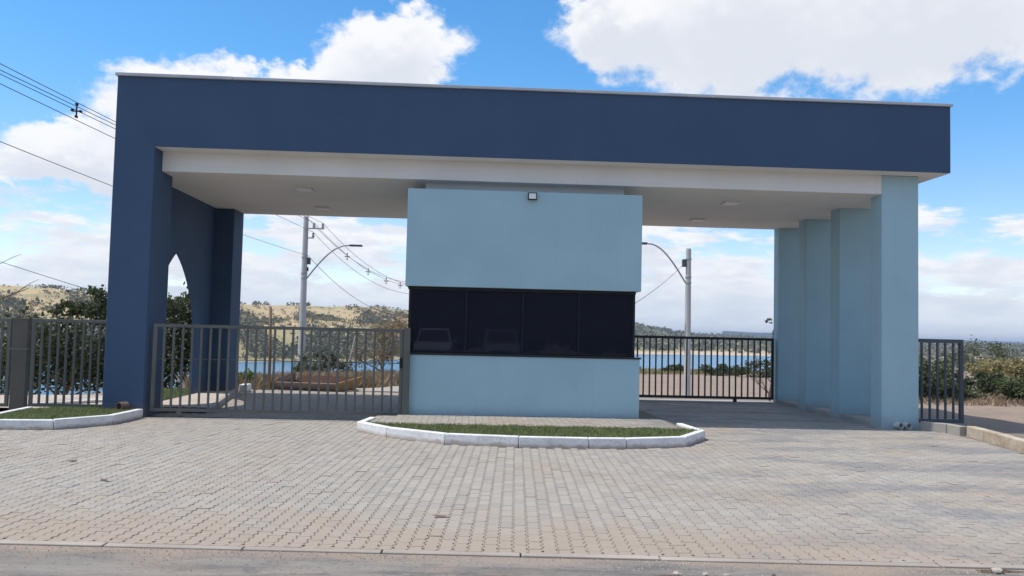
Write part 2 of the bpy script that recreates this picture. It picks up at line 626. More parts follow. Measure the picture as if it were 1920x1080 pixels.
def axis(lo, hi, dense):
    a = [lo]
    while a[-1] < hi:
        v = a[-1]
        dd = dense[2] + max(0, dense[0] - v, v - dense[1]) * .12
        a.append(min(hi, v + dd))
    return np.array(a)


gx = axis(-3000, 3000, (-16, 40, .5))
gy = axis(-3000, 420, (-4, 80, .5))
GX, GY = np.meshgrid(gx, gy)
GZ = ground_z(GX, GY)
rough = (np.sin(GX * 1.7 + 3 * np.sin(GY * .6)) * np.cos(GY * 1.3 + GX * .3)) * .03
lot = smoothstep(6.9, 9.5, GY) + smoothstep(8.6, 10, GX) * smoothstep(-3.5, -1, GY)
GZ = GZ - .07 + rough * np.clip(lot, 0, 1)
nx, ny = len(gx), len(gy)
idx = np.arange(nx * ny).reshape(ny, nx)
FQ = np.stack([idx[:-1, :-1], idx[:-1, 1:], idx[1:, 1:], idx[1:, :-1]], -1).reshape(-1, 4)
tag(link('ground', mesh('ground', np.stack([GX, GY, GZ], -1).reshape(-1, 3), FQ, True), 'dirt'), kind='structure')

# lake
LV = [(-6000, 2, -14), (6000, 2, -14), (6000, 3500, -14), (-6000, 3500, -14)]
tag(link('lake', mesh('lake', LV, [(0, 1, 2, 3)]), 'lake_water'), kind='structure')

# far shore hills, one continuous hillside round the lake (polar grid about the portico)
A0 = np.array([-75, -50, -30, -27, -22, -17, -12, -8, 0, 8.7, 11, 12.2, 14, 16, 20, 26, 40, 70])
SH = np.array([330, 340, 352, 355, 365, 380, 392, 402, 500, 640, 680, 690, 715, 730, 760, 800, 850, 800])
RD = np.array([720, 700, 720, 720, 710, 700, 700, 720, 1000, 1400, 1450, 1480, 1650, 1700, 1750, 1800, 1800, 1700])
TP = np.array([.040, .036, .0345, .034, .028, .0235, .0248, .025, .021, .0140, .0118, .0075, .0035, .0005, -.002, -.0025, -.0025, .002])
TP = TP * RD + 1.6


def fnoise(a, r, s):
    v = 0
    for i, (fa, fr, am) in enumerate(((.33, .011, 1), (.8, .023, .55), (1.9, .05, .3), (4.1, .09, .18))):
        v = v + am * np.sin(a * fa * s + 1.7 * i + 1.3 * np.sin(r * fr + i)) * np.cos(r * fr * 1.3 + a * fa * .7 + i * 2.1)
    return v


aa = np.linspace(-75, 70, 420)
tt = np.concatenate([np.linspace(-.06, 1, 56), np.linspace(1.08, 2.0, 6)])
AA, TT = np.meshgrid(aa, tt)
sh = np.interp(AA, A0, SH); rd = np.interp(AA, A0, RD); tp = np.interp(AA, A0, TP)
RR = sh + (rd - sh) * TT
nz = fnoise(AA, RR, 1.0)
prof = np.clip(TT, 0, 1) ** .82
HZ = -14 + (tp + 14) * prof + nz * 2.6 * np.clip(TT * 3, 0, 1) * np.clip((1.15 - TT) * 3, .12, 1)
HZ = np.where(TT < 0, -14 + TT * 40, HZ)
HZ = np.where(TT > 1.02, HZ - (TT - 1.02) * 14, HZ)
ar = np.radians(AA)
HX = CAM[0] + RR * np.sin(ar); HY = CAM[1] + RR * np.cos(ar)
ni, nj = AA.shape
idx = np.arange(ni * nj).reshape(ni, nj)
FQ = np.stack([idx[:-1, :-1], idx[:-1, 1:], idx[1:, 1:], idx[1:, :-1]], -1).reshape(-1, 4)
hm = mesh('hills', np.stack([HX, HY, HZ], -1).reshape(-1, 3), FQ, True)
ka = hm.attributes.new('kind', 'FLOAT', 'POINT')
ka.data.foreach_set('value', smoothstep(0, 8, AA).reshape(-1).astype(np.float32))
tag(link('hills', hm, 'hill_grass'), kind='structure')


def hill_at(a, tq):
    s = np.interp(a, A0, SH); r_ = np.interp(a, A0, RD); tpp = np.interp(a, A0, TP)
    r = s + (r_ - s) * tq
    z = -14 + (tpp + 14) * np.clip(tq, 0, 1) ** .82 + fnoise(a, r, 1.0) * 2.6 * np.clip(tq * 3, 0, 1) * np.clip((1.15 - tq) * 3, .12, 1)
    q = np.radians(a)
    return np.stack([CAM[0] + r * np.sin(q), CAM[1] + r * np.cos(q), z], -1), r


def leaf_quads(c, size, r=rng, flat=.0):
    """randomly turned little quads at centres c (n,3), size (n,) or scalar"""
    n = len(c)
    a = r.normal(size=(n, 3)); a[:, 2] *= (1 - flat)
    a /= np.linalg.norm(a, axis=1, keepdims=True)
    b = np.cross(a, r.normal(size=(n, 3)))
    b /= np.linalg.norm(b, axis=1, keepdims=True)
    s = np.broadcast_to(np.asarray(size), (n,))[:, None] * .5
    u = a * s; v_ = b * s * .62
    return np.stack([c - u, c - v_ * .9, c + u, c + v_], 1)


def scrub(name, a, tq, size, nleaf, m, label):
    P, r = hill_at(a, tq)
    n = len(P)
    sz = size * rng.uniform(.6, 1.5, n)
    d = rng.normal(size=(n, nleaf, 3))
    d /= np.linalg.norm(d, axis=2, keepdims=True)
    d *= rng.uniform(.45, 1.0, (n, nleaf, 1))
    d *= np.array([1.0, 1.0, .72])
    d[:, :, 2] += .55
    c = P[:, None, :] + d * sz[:, None, None]
    ls = np.repeat(sz * .78, nleaf)
    me = quads_mesh(name, leaf_quads(c.reshape(-1, 3), ls))
    o = link(name, me, m)
    return tag(o, label, 'scrub', kind='stuff')


def pick(n, lo, hi, fn):
    out_a, out_t = [], []
    while sum(map(len, out_a)) < n:
        a = rng.uniform(lo, hi, 4000); q = rng.uniform(.0, 1.05, 4000) ** .9
        s = np.interp(a, A0, SH); r_ = np.interp(a, A0, RD)
        rr = s + (r_ - s) * q
        keep = rng.uniform(size=4000) < fn(a, q, fnoise(a * 2.1 + 5, rr * 1.6, 1.3))
        out_a.append(a[keep]); out_t.append(q[keep])
    return np.concatenate(out_a)[:n], np.concatenate(out_t)[:n]


a, q = pick(9000, -34, 3, lambda a, q, n: np.clip(.85 - q * 1.9 + n * .55, .01, 1) * (q > .015))
scrub('hillside_scrub', a, q, 1.35, 9, 'far_scrub', 'grey green scrub dotted over the golden hillside across the lake')
a, q = pick(3500, -34, 3, lambda a, q, n: np.clip(.6 - abs(q - .4) * 1.2 + n * .4, .0, 1) * (q > .02))
scrub('dry_hillside_scrub', a, q, 1.3, 8, 'far_scrub_dry', 'straw coloured dry scrub on the golden hillside across the lake')
a, q = pick(420, -34, 3, lambda a, q, n: np.clip(.7 - q * 1.3 + n * .8, .0, 1) * (q > .02))
a = np.repeat(a, 4) + rng.normal(0, .3, 1680); q = np.clip(np.repeat(q, 4) + rng.normal(0, .012, 1680), .01, 1)
scrub('hillside_thicket', a, q, 2.1, 12, 'far_scrub', 'darker irregular thickets across the golden hillside beyond the lake')
a = rng.uniform(-34, 3, 30); a = np.repeat(a, 4) + rng.normal(0, .35, 120); q = rng.normal(1.0, .015, 120)
scrub('ridge_scrub', a, q, 1.9, 18, 'far_scrub', 'small trees standing along the crest of the golden hill')
a, q = pick(5200, 3, 42, lambda a, q, n: np.clip(.6 - q * .25 + n * .35, .03, 1) * (q > .06))
scrub('grey_hillside_scrub', a, q, 4.0, 10, 'far_scrub', 'grey green scrub covering the low hills beyond the right gate')


# far blue ridges on the right and round the horizon
def ridge(name, dist, base, hfun, a_lo, a_hi):
    a = np.linspace(a_lo, a_hi, 260)
    V = []
    prof = (0, .25, .55, .8, .95, 1.0, .9, .5)
    rr = (dist, dist * 1.03, dist * 1.06, dist * 1.09, dist * 1.12, dist * 1.15, dist * 1.2, dist * 1.3)
    for p_, r_ in zip(prof, rr):
        h = base + (hfun(a) - base) * p_
        q = np.radians(a)
        V.append(np.stack([r_ * np.sin(q), r_ * np.cos(q), h], -1))
    V = np.stack(V, 0)
    n_, k_ = V.shape[:2]
    idx = np.arange(n_ * k_).reshape(n_, k_)
    FQ = np.stack([idx[:-1, :-1], idx[:-1, 1:], idx[1:, 1:], idx[1:, :-1]], -1).reshape(-1, 4)
    return tag(link(name, mesh(name, V.reshape(-1, 3), FQ, True), 'far_blue_hill'), kind='structure')


ridge('far_ridge', 3000, -16, lambda a: np.interp(a, [17, 26, 31, 34, 40, 70], [24, 18, 9, 3, 9, 20]) + 1.2 * np.sin(a * 1.9), 17, 70)
ridge('distant_ridge', 7500, -16, lambda a: 1.6 + 24 + 8 * np.sin(a * .13) + 4 * np.sin(a * .6 + 1), -75, 75)

# low land on the right between the lot and the ridges
nx2, ny2 = 60, 40
bx = np.linspace(0, 1, nx2); by = np.linspace(0, 1, ny2)
BX, BY = np.meshgrid(bx, by)
ang = np.radians(19 + BX * 55); rad_ = 70 + 700 * BY ** 1.6
PX = CAM[0] + rad_ * np.sin(ang); PY = CAM[1] + rad_ * np.cos(ang)
edge_ = smoothstep(0, .06, BX)
PZ = -16 + edge_ * (16 - 2.9 - 3.6 * smoothstep(0, .5, BY) - 2.5 * BY + .5 * np.sin(PX * .06) * np.cos(PY * .045)) - 8 * smoothstep(.85, 1, BY)
idx = np.arange(nx2 * ny2).reshape(ny2, nx2)
FQ = np.stack([idx[:-1, :-1], idx[:-1, 1:], idx[1:, 1:], idx[1:, :-1]], -1).reshape(-1, 4)
lm = mesh('plain', np.stack([PX, PY, PZ], -1).reshape(-1, 3), FQ, True)
soil('plain_soil', (.22, .185, .115), (.15, .135, .08), (.42, .35, .27), .12, .1)
tag(link('plain', lm, 'plain_soil'), kind='structure')

# ------------------------------------------------------------------ road, edge strip
def edge_y(x):
    return -8.50 - .055 * x


V = [(-60, edge_y(-60) - .085, -.010), (60, edge_y(60) - .085, -.010), (60, -19, -.010), (-60, -19, -.010)]
tag(link('road', mesh('road', V, [(0, 3, 2, 1)]), 'asphalt'), kind='structure')

strip = tag(empty('road_edge_strip'), 'pale concrete edging strip between road and paving', 'edging')
xx = -13.0
while xx < 13:
    L = 1.0
    a0, a1 = xx + .006, xx + L - .006
    MB().prism([(a0, edge_y(a0) - .085), (a1, edge_y(a1) - .085), (a1, edge_y(a1)), (a0, edge_y(a0))], -.12, .004 + random.uniform(-.003, .003)).build('edging_stone', 'edge_concrete', strip, .006)
    xx += L

# ------------------------------------------------------------------ paving of wavy interlocking blocks
ISL_OUT = [(-2.02, -.62), (-2.13, -1.40), (-1.60, -2.10), (-.72, -2.74), (.31, -2.93), (1.29, -2.95), (1.83, -2.90), (2.74, -2.60), (3.28, -1.72), (3.18, -.70)]
LEFT_OUT = [(-9.6, -1.99), (-7.90, -1.98), (-7.25, -1.96), (-6.50, -1.88), (-5.96, -1.10), (-5.90, -.05)]


def inpoly(x, y, poly):
    inside = np.zeros(x.shape, bool)
    j = len(poly) - 1
    for i in range(len(poly)):
        xi, yi = poly[i]; xj, yj = poly[j]
        c = ((yi > y) != (yj > y)) & (x < (xj - xi) * (y - yi) / (yj - yi + 1e-12) + xi)
        inside ^= c
        j = i
    return inside


BW, BL = .110, .220
th = math.atan(-.055)
ct, st_ = math.cos(th), math.sin(th)
ui = np.arange(-110, 100); vi = np.arange(-6, 76)
UI, VI = np.meshgrid(ui, vi)
u0 = UI * BW
v0 = VI * BL + np.where(UI % 2 == 0, 0, BL / 2)
v0 = v0 + .115
px = u0 * ct - v0 * st_
py = -8.5 + u0 * st_ + v0 * ct
cxp, cyp = px.ravel(), py.ravel()
hu = ui[ui % 2 == 1] * BW
half_x = hu * ct - .060 * st_
half_y = -8.5 + hu * st_ + .060 * ct
isl_poly = ISL_OUT + [(3.0, .15), (2.62, .15), (2.62, 3.7), (-1.62, 3.7), (-1.62, -.06)]
left_poly = LEFT_OUT + [(-5.93, .9), (-14, .9), (-14, -1.99)]
keep = (cyp > edge_y(cxp) + .11) & (cyp < 6.9)
keep &= ~inpoly(cxp, cyp, isl_poly) & ~inpoly(cxp, cyp, left_poly)
keep &= (cyp < .3) | ((cxp > -5.9) & (cxp < 7.25))
keep &= ~((cyp > -.35) & (cxp > 7.95)) & ~((cyp > -7.5) & (cxp > 8.06 + (cyp + .4) * .16))
keep &= ~((cyp > .9) & (cxp < -5.05 - (cyp - .9) * .18))     # inner sidewalk along the arch wall
keep &= ~((cyp > 6.2) & (cxp > -1.5))
# only what could be seen from about the camera
fr_ = (cxp - CAM[0]) / (cyp - CAM[1])
keep &= (np.abs(fr_ - .05) < .85)
cxp, cyp = cxp[keep], cyp[keep]


def block_outline(inset):
    w, l = BW / 2 - inset, BL / 2 - inset
    ys = np.array([-1, -.72, -.5, -.28, 0, .28, .5, .72, 1.0])
    ph = np.array([0, 1, 1, -1 * 0 + .5, 0, -.5, -1, -1, 0]) * 0
    # zigzag long sides, period half a block, so staggered columns interlock
    zig = np.array([0., .013, .013, 0., 0., .013, .013, 0., 0.])
    zig = np.interp(ys, [-1, -.80, -.70, -.30, -.20, .20, .30, .70, .80, 1], [-.007, -.007, .007, .007, -.007, -.007, .007, .007, -.007, -.007])
    ysl = np.array([-1, -.80, -.70, -.30, -.20, .20, .30, .70, .80, 1])
    zz_ = np.array([-.008, -.008, .008, .008, -.008, -.008, .008, .008, -.008, -.008])
    right = np.stack([w + zz_, ysl * l], -1)
    left = np.stack([-w + zz_, ysl * l], -1)[::-1]
    return np.concatenate([right, left])


top = block_outline(.0050)
mid = block_outline(.0022)
nb = len(top)
bv = np.concatenate([np.c_[top, np.zeros(nb)], np.c_[mid, -.005 * np.ones(nb)], np.c_[mid, -.045 * np.ones(nb)]])
bf_top = [tuple(range(nb))]
bf_side = [(i + k * nb, i + (k + 1) * nb, (i + 1) % nb + (k + 1) * nb, (i + 1) % nb + k * nb) for k in (0,) for i in range(nb)]
rot = np.array([[ct, -st_, 0], [st_, ct, 0], [0, 0, 1]])
bvr = bv @ rot.T
pavement = empty('pavement')
tag(pavement, kind='structure')
bed = [(-14, edge_y(-14)), (14, edge_y(14)), (14, -.3), (7.3, .3), (7.3, 6.9), (-7.0, 6.9), (-7.0, .3), (-14, .3)]
link('joint_bed', mesh('joint_bed', [(x, y, -.0085) for x, y in bed], [tuple(range(len(bed)))]), 'joint_sand', pavement)

# the 300 pavers that show largest are objects of their own
dx = cxp - CAM[0]; dy = cyp - CAM[1]
depth = dx * F.x + dy * F.y - 1.6 * F.z
uu = (dx * R.x + dy * R.y - 1.6 * R.z) / depth * 1574.2
vv = (dx * U.x + dy * U.y - 1.6 * U.z) / depth * 1574.2
vis = (np.abs(uu) < 965) & (vv > -545)
order = np.argsort(np.where(vis, depth, 1e6))
near = set(order[:255].tolist())
tilt = rng.normal(0, .009, (len(cxp), 2))
lift = rng.normal(0, .0014, len(cxp))
bvr1 = bvr.copy()
pm = mesh('paver', bvr1, bf_top + bf_side)
pm.materials.append(MATS['paver'])
for i in order[:255]:
    o = bpy.data.objects.new('paver', pm)
    COL.objects.link(o)
    o.parent = pavement
    o.location = (cxp[i], cyp[i], lift[i])
    o.rotation_euler = (tilt[i, 0], tilt[i, 1], 0)
for i, (x, y) in enumerate(zip(half_x, half_y)):
    if abs(x) > 4.6: continue
    o = bpy.data.objects.new('paver', pm)
    COL.objects.link(o)
    o.parent = pavement
    o.location = (x, y, random.gauss(0, .0012))
    o.scale = (1, .49, 1)
rest = np.array([i for i in range(len(cxp)) if i not in near])
n = len(rest)
nvb = 2 * nb
VV = np.broadcast_to(bvr[:nvb][None], (n, nvb, 3)).copy()
VV[:, :, 2] += bvr[:nvb, 1][None] * tilt[rest, 0][:, None] - bvr[:nvb, 0][None] * tilt[rest, 1][:, None] + lift[rest][:, None]
VV[:, :, 0] += cxp[rest][:, None]; VV[:, :, 1] += cyp[rest][:, None]
fmesh = bpy.data.meshes.new('paver_field')
loops_one = np.concatenate([np.arange(nb)] + [np.array(f) for f in bf_side])
starts_one = np.concatenate([[0], nb + 4 * np.arange(len(bf_side))])
nl = len(loops_one)
fmesh.vertices.add(n * nvb); fmesh.vertices.foreach_set('co', VV.ravel())
fmesh.loops.add(n * nl); fmesh.loops.foreach_set('vertex_index', (loops_one[None] + nvb * np.arange(n)[:, None]).ravel().astype(np.int32))
fmesh.polygons.add(n * len(starts_one)); fmesh.polygons.foreach_set('loop_start', (starts_one[None] + nl * np.arange(n)[:, None]).ravel().astype(np.int32))
fmesh.update(calc_edges=True)
fmesh.validate()
fmesh.polygons.foreach_set('use_smooth', np.zeros(len(fmesh.polygons), dtype=bool))
tag(link('paver_field', fmesh, 'paver', pavement), kind='stuff')

# raised walk round the guard booth, laid with small blocks
walk = tag(empty('sidewalk'), kind='structure')
poly = [(-2.0, -1.36), (-1.95, -.06), (-1.63, -.06), (-1.63, 3.6), (2.95, 3.6), (3.06, -.72), (3.05, -1.40)]
MB().prism(poly, -.05, .118).build('walk_bed', 'joint_sand', walk)
q = []
for i in range(48):
    for j in range(8):
        x0 = -1.95 + i * .112; y0 = -1.39 + j * .225 - (.11 if i % 2 else 0)
        y1 = min(y0 + .219, .14); y0 = max(y0, -1.38)
        if x0 > 2.95 or y1 - y0 < .03 or (x0 < -1.63 and y1 > -.06): continue
        zt = .124 + random.uniform(-.0015, .0015)
        q.append([(x0, y0, zt), (x0 + .106, y0, zt), (x0 + .106, y1, zt), (x0, y1, zt)])
tag(link('walk_paver', quads_mesh('walk_paver', np.array(q)), 'paver', walk), kind='stuff')


# ------------------------------------------------------------------ kerbs and planters
def offset_poly(pts, d):
    out = []
    n = len(pts)
    for i in range(n):
        p = Vector(pts[i])
        a = (p - Vector(pts[i - 1])).normalized() if i else None
        b = (Vector(pts[i + 1]) - p).normalized() if i < n - 1 else None
        na = Vector((-a.y, a.x)) if a else None
        nb_ = Vector((-b.y, b.x)) if b else None
        if na is None: o = nb_ * d
        elif nb_ is None: o = na * d
        else:
            mm = (na + nb_).normalized()
            o = mm * (d / max(.4, mm.dot(na)))
        out.append((p.x + o.x, p.y + o.y))
    return out


def kerb(parent, pts, m, w=.11, h=.15, maxlen=1.05):
    inner = offset_poly(pts, w)
    for i in range(len(pts) - 1):
        o0, o1, i0, i1 = map(Vector, (pts[i], pts[i + 1], inner[i], inner[i + 1]))
        L = (o1 - o0).length
        k = max(1, round(L / maxlen))
        for j in range(k):
            g = .004 / L
            s0, s1 = j / k + g, (j + 1) / k - g
            quad = [o0.lerp(o1, s0), o0.lerp(o1, s1), i0.lerp(i1, s1), i0.lerp(i1, s0)]
            dz = random.uniform(-.004, .004)
            MB().prism([(p.x, p.y) for p in quad], -.05, h + dz).build('kerb_stone', m, parent, .012)
    return inner


def planter(name, label, pts, soil_poly_extra):
    root = tag(empty(name, (0, 0, 0)), label, 'planter')
    inner = kerb(root, pts, 'kerb_white')
    sp = offset_poly(pts, .09) + soil_poly_extra
    MB().prism(sp, -.04, .105).build('soil', 'planter_soil', root)
    return sp


isl = planter('island_planter', 'white kerbed planting island in front of the guard booth', ISL_OUT, [(3.04, -1.41), (-1.98, -1.37)])
lft = planter('corner_planter', 'white kerbed grass corner at the foot of the navy pillar', LEFT_OUT, [(-6.0, .22), (-7.55, .22), (-7.68, -.3), (-7.66, -1.2), (-9.6, -1.8)])
back = tag(empty('inner_kerb'), 'narrow white kerb curving behind the grass corner at left edge', 'kerb')
kerb(back, [(-9.2, -1.80), (-7.72, -1.22), (-7.80, -.1)][::-1], 'kerb_white', .10, .16)


def grass_blades(name, poly, n, label, z0=.10, h=(.03, .075), m='lawn', hfun=None):
    P = np.array(poly)
    lo, hi = P.min(0), P.max(0)
    pts = []
    while sum(map(len, pts)) < n:
        x = rng.uniform(lo[0], hi[0], n); y = rng.uniform(lo[1], hi[1], n)
        k = inpoly(x, y, poly)
        clump = np.sin(x * 9 + 2 * np.sin(y * 7)) * np.cos(y * 11 + x * 3)
        k &= rng.uniform(size=n) < .55 + .6 * clump
        pts.append(np.stack([x[k], y[k]], -1))
    p_ = np.concatenate(pts)[:n]
    z = np.full(n, z0) if hfun is None else hfun(p_[:, 0], p_[:, 1])
    hh = rng.uniform(h[0], h[1], n)
    a = rng.uniform(0, 2 * np.pi, n)
    wd = hh * .13 + .003
    lean = rng.normal(0, .45, (n, 2)) * hh[:, None]
    base = np.c_[p_, z]
    ofs = np.c_[np.cos(a) * wd, np.sin(a) * wd, np.zeros(n)]
    tip = base + np.c_[lean, hh]
    T = np.stack([base - ofs, base + ofs, tip], 1).reshape(-1, 3)
    o = link(name, mesh(name, T, np.arange(3 * n).reshape(n, 3)), m)
    return tag(o, label, 'grass', kind='stuff')


grass_blades('lawn_grass', isl[1:-3] + [(3.04, -1.45), (-1.93, -1.41)], 20000, 'short green grass on the island in front of the booth')
grass_blades('corner_grass', lft, 15000, 'patchy green grass in the corner planter by the navy pillar')

rk = tag(empty('lot_kerb'), 'soil stained raw kerb running off along the dirt lot at right', 'kerb')
kerb(rk, [(7.86, -7.6), (7.72, -3.2), (7.93, -1.9), (8.17, -.52)], 'kerb_raw', -.16, .165, 1.0)
wk = tag(empty('pillar_kerb'), 'short kerb at the foot of the right fence panel, its shade painted in as grey', 'kerb')
kerb(wk, [(7.85, .28), (8.17, -.10), (8.20, -.50)], 'old_concrete', -.14, .155)  # grey material puts the shade on this white kerb into its colour

# ------------------------------------------------------------------ the portico
XL, XLI, XR, XRI, XRO = -6.614, -5.929, 8.222, 7.128, 7.822
ZT, ZB, ZC = 5.90, 4.658, 4.302
YB = 5.86
por = tag(empty('entrance_portico', (0.8, 0, 0)), 'large navy and white entrance portico with four blue columns at right', 'portico')
por.location = (0, 0, 0)
fr_poly = [(XL, -.05), (XLI, -.05), (XLI, ZB), (XR, ZB), (XR, ZT), (XL, ZT)]
ff = MB()
ff.add([(x, 0, z) for x, z in fr_poly] + [(x, .932, z) for x, z in fr_poly], [tuple(range(6)), tuple(range(6, 12))[::-1]] + [(i, (i + 1) % 6, (i + 1) % 6 + 6, i + 6) for i in range(6)])
ff.build('front_frame', 'navy', por, .012)
box('roof_block', 'navy', XL, XR, .9325, YB, ZB, ZT, por, .004)
fl = tag(empty('roof_flashing'))
bpy.data.objects.remove(fl)
xx = XL - .03
while xx < XR:
    L = min(2.0, XR + .03 - xx)
    box('flashing', 'flashing', xx + .003, xx + L - .003, -.045, .16, ZT - .022 + random.uniform(-.004, .004), ZT + .024 + random.uniform(-.003, .003), por, .004)
    xx += 2.0
box('flashing', 'flashing', XL - .03, XL + .14, .163, YB + .03, ZT - .02, ZT + .022, por, .004)
box('flashing', 'flashing', XR - .14, XR + .03, .163, YB + .03, ZT - .02, ZT + .022, por, .004)
# navy left side: front pillar, arched wall, rear pillar
box('rear_pillar', 'navy', XL + .004, XLI, 4.993, 5.80, -.05, ZB - .001, por, .012)
yc, hw, zs, ap = 2.75, 1.445, 1.0, 3.13
cc = (hw * hw - (ap - zs) ** 2) / (2 * hw)
rr_ = hw - cc
arc = []
for k in range(15):
    zq = zs + (ap - zs) * math.sin(math.pi / 2 * k / 14)
    arc.append((cc + math.sqrt(max(0, rr_ ** 2 - (zq - zs) ** 2)), zq))
right_side = [(yc + hw, -.05)] + [(yc + a_, z_) for a_, z_ in arc]
left_side = [(yc - a_, z_) for a_, z_ in arc[:-1]][::-1] + [(yc - hw, -.05)]
op = right_side + left_side
Y0, Y1, ZW = .93, 4.995, ZB - .002
outl = [(Y1, -.05), (Y1, ZW), (Y0, ZW), (Y0, -.05)]
loop = op[::-1] + [(Y0, -.05), (Y0, ZW), (Y1, ZW), (Y1, -.05)][0:0]
ring = [(Y0, -.05)] + op[::-1] + [(Y1, -.05), (Y1, ZW), (Y0, ZW)]
bm = bmesh.new()
vs = [[bm.verts.new((xw, a_, z_)) for a_, z_ in ring] for xw in (-6.352, -6.500)]
for vlist in vs:
    es = [bm.edges.new((vlist[i], vlist[(i + 1) % len(vlist)])) for i in range(len(vlist))]
    bmesh.ops.triangle_fill(bm, edges=es, use_beauty=True)
for i in range(len(ring)):
    j = (i + 1) % len(ring)
    bm.faces.new((vs[0][i], vs[0][j], vs[1][j], vs[1][i]))
bmesh.ops.recalc_face_normals(bm, faces=bm.faces)
me = bpy.data.meshes.new('arched_wall')
bm.to_mesh(me); bm.free()
tag(link('arched_wall', me, 'navy', por), 'navy wall pierced by a pointed arch')
# white lintel and dropped ceiling
box('lintel', 'white_plaster', XLI + .002, XRI - .001, .375, .60, ZC, ZB - .001, por, .004)
box('ceiling', 'white_plaster', XLI - .42, XRO - .02, .602, YB - .03, ZC + .001, ZB - .001, por, .004)
box('side_soffit', 'white_plaster', XRO + .002, XR - .012, .012, YB - .012, ZB - .004, ZB + .004, por)
box('front_soffit', 'white_plaster', XLI + .002, XRO - .002, .012, .374, ZB - .004, ZB + .004, por)
for i, (a_, b_) in enumerate(((.3715, .8026), (2.137, 2.579), (3.851, 4.29), (5.54, 5.87))):
    box('column', 'steelblue', XRI - .0005 * i, XRO, a_, b_, -.05, ZB - .006 if i == 0 else ZC + .02, por, .010)
for a_, b_ in ((.81, 2.13), (2.585, 3.845), (4.295, 5.535)):
    box('base_strip', 'old_concrete', XRI + .02, XRO - .08, a_, b_, -.05, .09, por, .01)

# flush ceiling lights
for (x, y), lb in (((-3.69, 1.77), 'square flush ceiling light nearer the front over the left lane'), ((-3.78, 4.33), 'square flush ceiling light nearer the back over the left lane'),
                   ((4.76, 1.85), 'square flush ceiling light nearer the front over the right lane'), ((4.78, 4.40), 'square flush ceiling light nearer the back over the right lane')):
    r0 = tag(empty('ceiling_light', (x, y, ZC)), lb, 'ceiling light', 'flush lights under the portico ceiling')
    MB().box(-.155, .155, -.155, .155, -.034, .0).build('frame', 'white_plaster', r0, .006)
    MB().box(-.14, .14, -.14, .14, -.040, -.0345).build('diffuser', 'diffuser', r0, .002)

# ------------------------------------------------------------------ guard booth
bo = tag(empty('guard_booth', (.52, .17, 0)), 'pale blue guard booth with dark ribbon window between the two lanes', 'booth')
bo.location = (0, 0, 0)
BX0, BX1 = -1.60, 2.624
BYB = 3.6
low = MB()
low.box(BX0, BX1, .17, .32, .05, 1.165).box(BX0, BX0 + .15, .321, BYB, .05, 1.165).box(BX1 - .15, BX1, .321, BYB, .05, 1.165).box(BX0 + .151, BX1 - .151, BYB - .15, BYB, .05, 1.165)
low.build('lower_wall', 'steelblue', bo, .008)
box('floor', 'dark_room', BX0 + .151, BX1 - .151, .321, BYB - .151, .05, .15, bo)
sl = MB()
sl.box(BX0 - .02, BX1 + .025, .150, .34, 1.166, 1.196).box(BX0 - .02, BX0 + .17, .341, BYB, 1.166, 1.196).box(BX1 - .17, BX1 + .02, .341, BYB, 1.166, 1.196)
sl.build('sill', 'granite', bo, .004)
UX0, UX1 = -1.564, 2.632
up = MB()
up.box(UX0, UX1, .1737, BYB + .01, 2.372, 4.104)
up.build('upper_wall', 'steelblue', bo, .008)
box('neck', 'white_plaster', -1.282, 2.385, .66, BYB - .3, 4.105, ZC + .002, bo)
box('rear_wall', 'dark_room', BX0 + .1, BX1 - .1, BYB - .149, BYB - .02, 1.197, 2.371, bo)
# glazing: slim dark aluminium frames and tinted panes
GY = .285
WX0, WX1, WZ0, WZ1 = -1.50, 2.545, 1.197, 2.371
cuts = [WX0 + .045, -.478, .53, 1.535, WX1 - .045]
wf = MB()
wf.box(WX0, WX1, GY - .025, GY + .025, WZ1 - .055, WZ1)
wf.box(WX0, WX1, GY - .025, GY + .025, WZ0, WZ0 + .03)
wf.box(WX0, WX0 + .045, GY - .025, GY + .025, WZ0 + .031, WZ1 - .056)
wf.box(WX1 - .045, WX1, GY - .025, GY + .025, WZ0 + .031, WZ1 - .056)
win = wf.build('window', 'black_plastic', bo, .003)
for i in range(4):
    a_, b_ = cuts[i], cuts[i + 1]
    o = .006 if i in (1, 2) else -.006
    box('pane', 'tinted_glass', a_ - .012, b_ + .012, GY + o - .003, GY + o + .003, WZ0 + .032, WZ1 - .057, win)
for c_ in cuts[1:-1]:
    box('mullion', 'black_plastic', c_ - .012, c_ + .012, GY - .016, GY + .016, WZ0 + .032, WZ1 - .057, win)
for sx, xw in ((0, WX0), (1, WX1)):
    sf = MB()
    sf.box(xw - .02, xw + .02, BYB - .3, BYB - .2, WZ0, WZ1)
    sf.box(xw - .02, xw + .02, GY + .03, BYB - .3, WZ1 - .05, WZ1)
    sw = sf.build('side_window', 'black_plastic', bo)
    box('pane', 'tinted_glass', xw - .003, xw + .003, GY + .031, BYB - .31, WZ0 + .001, WZ1 - .051, sw)

# desk and chair back inside, barely seen through the tint
dk = tag(empty('desk', (.6, .9, .15)), 'dark desk inside the guard booth behind the tinted glass', 'desk')
MB().box(-1.1, 1.1, -.3, .3, .72, .75).build('desk_top', 'weathered_wood', dk)
for sx in (-1.05, 1.05):
    MB().box(sx - .02, sx + .02, -.28, .28, 0, .719).build('leg', 'black_metal', dk)

# floodlight on the booth
fd = tag(empty('floodlight', (.644, .17, 4.016)), 'small square floodlight on the upper front of the booth', 'floodlight')
MB().box(-.08, .08, -.075, -.03, -.066, .066).build('housing', 'black_plastic', fd, .008)
MB().box(-.062, .062, -.080, -.0755, -.048, .048).build('lens', 'diffuser', fd, .002)
MB().box(-.05, .05, -.0295, .004, -.02, .02).build('bracket', 'black_plastic', fd)

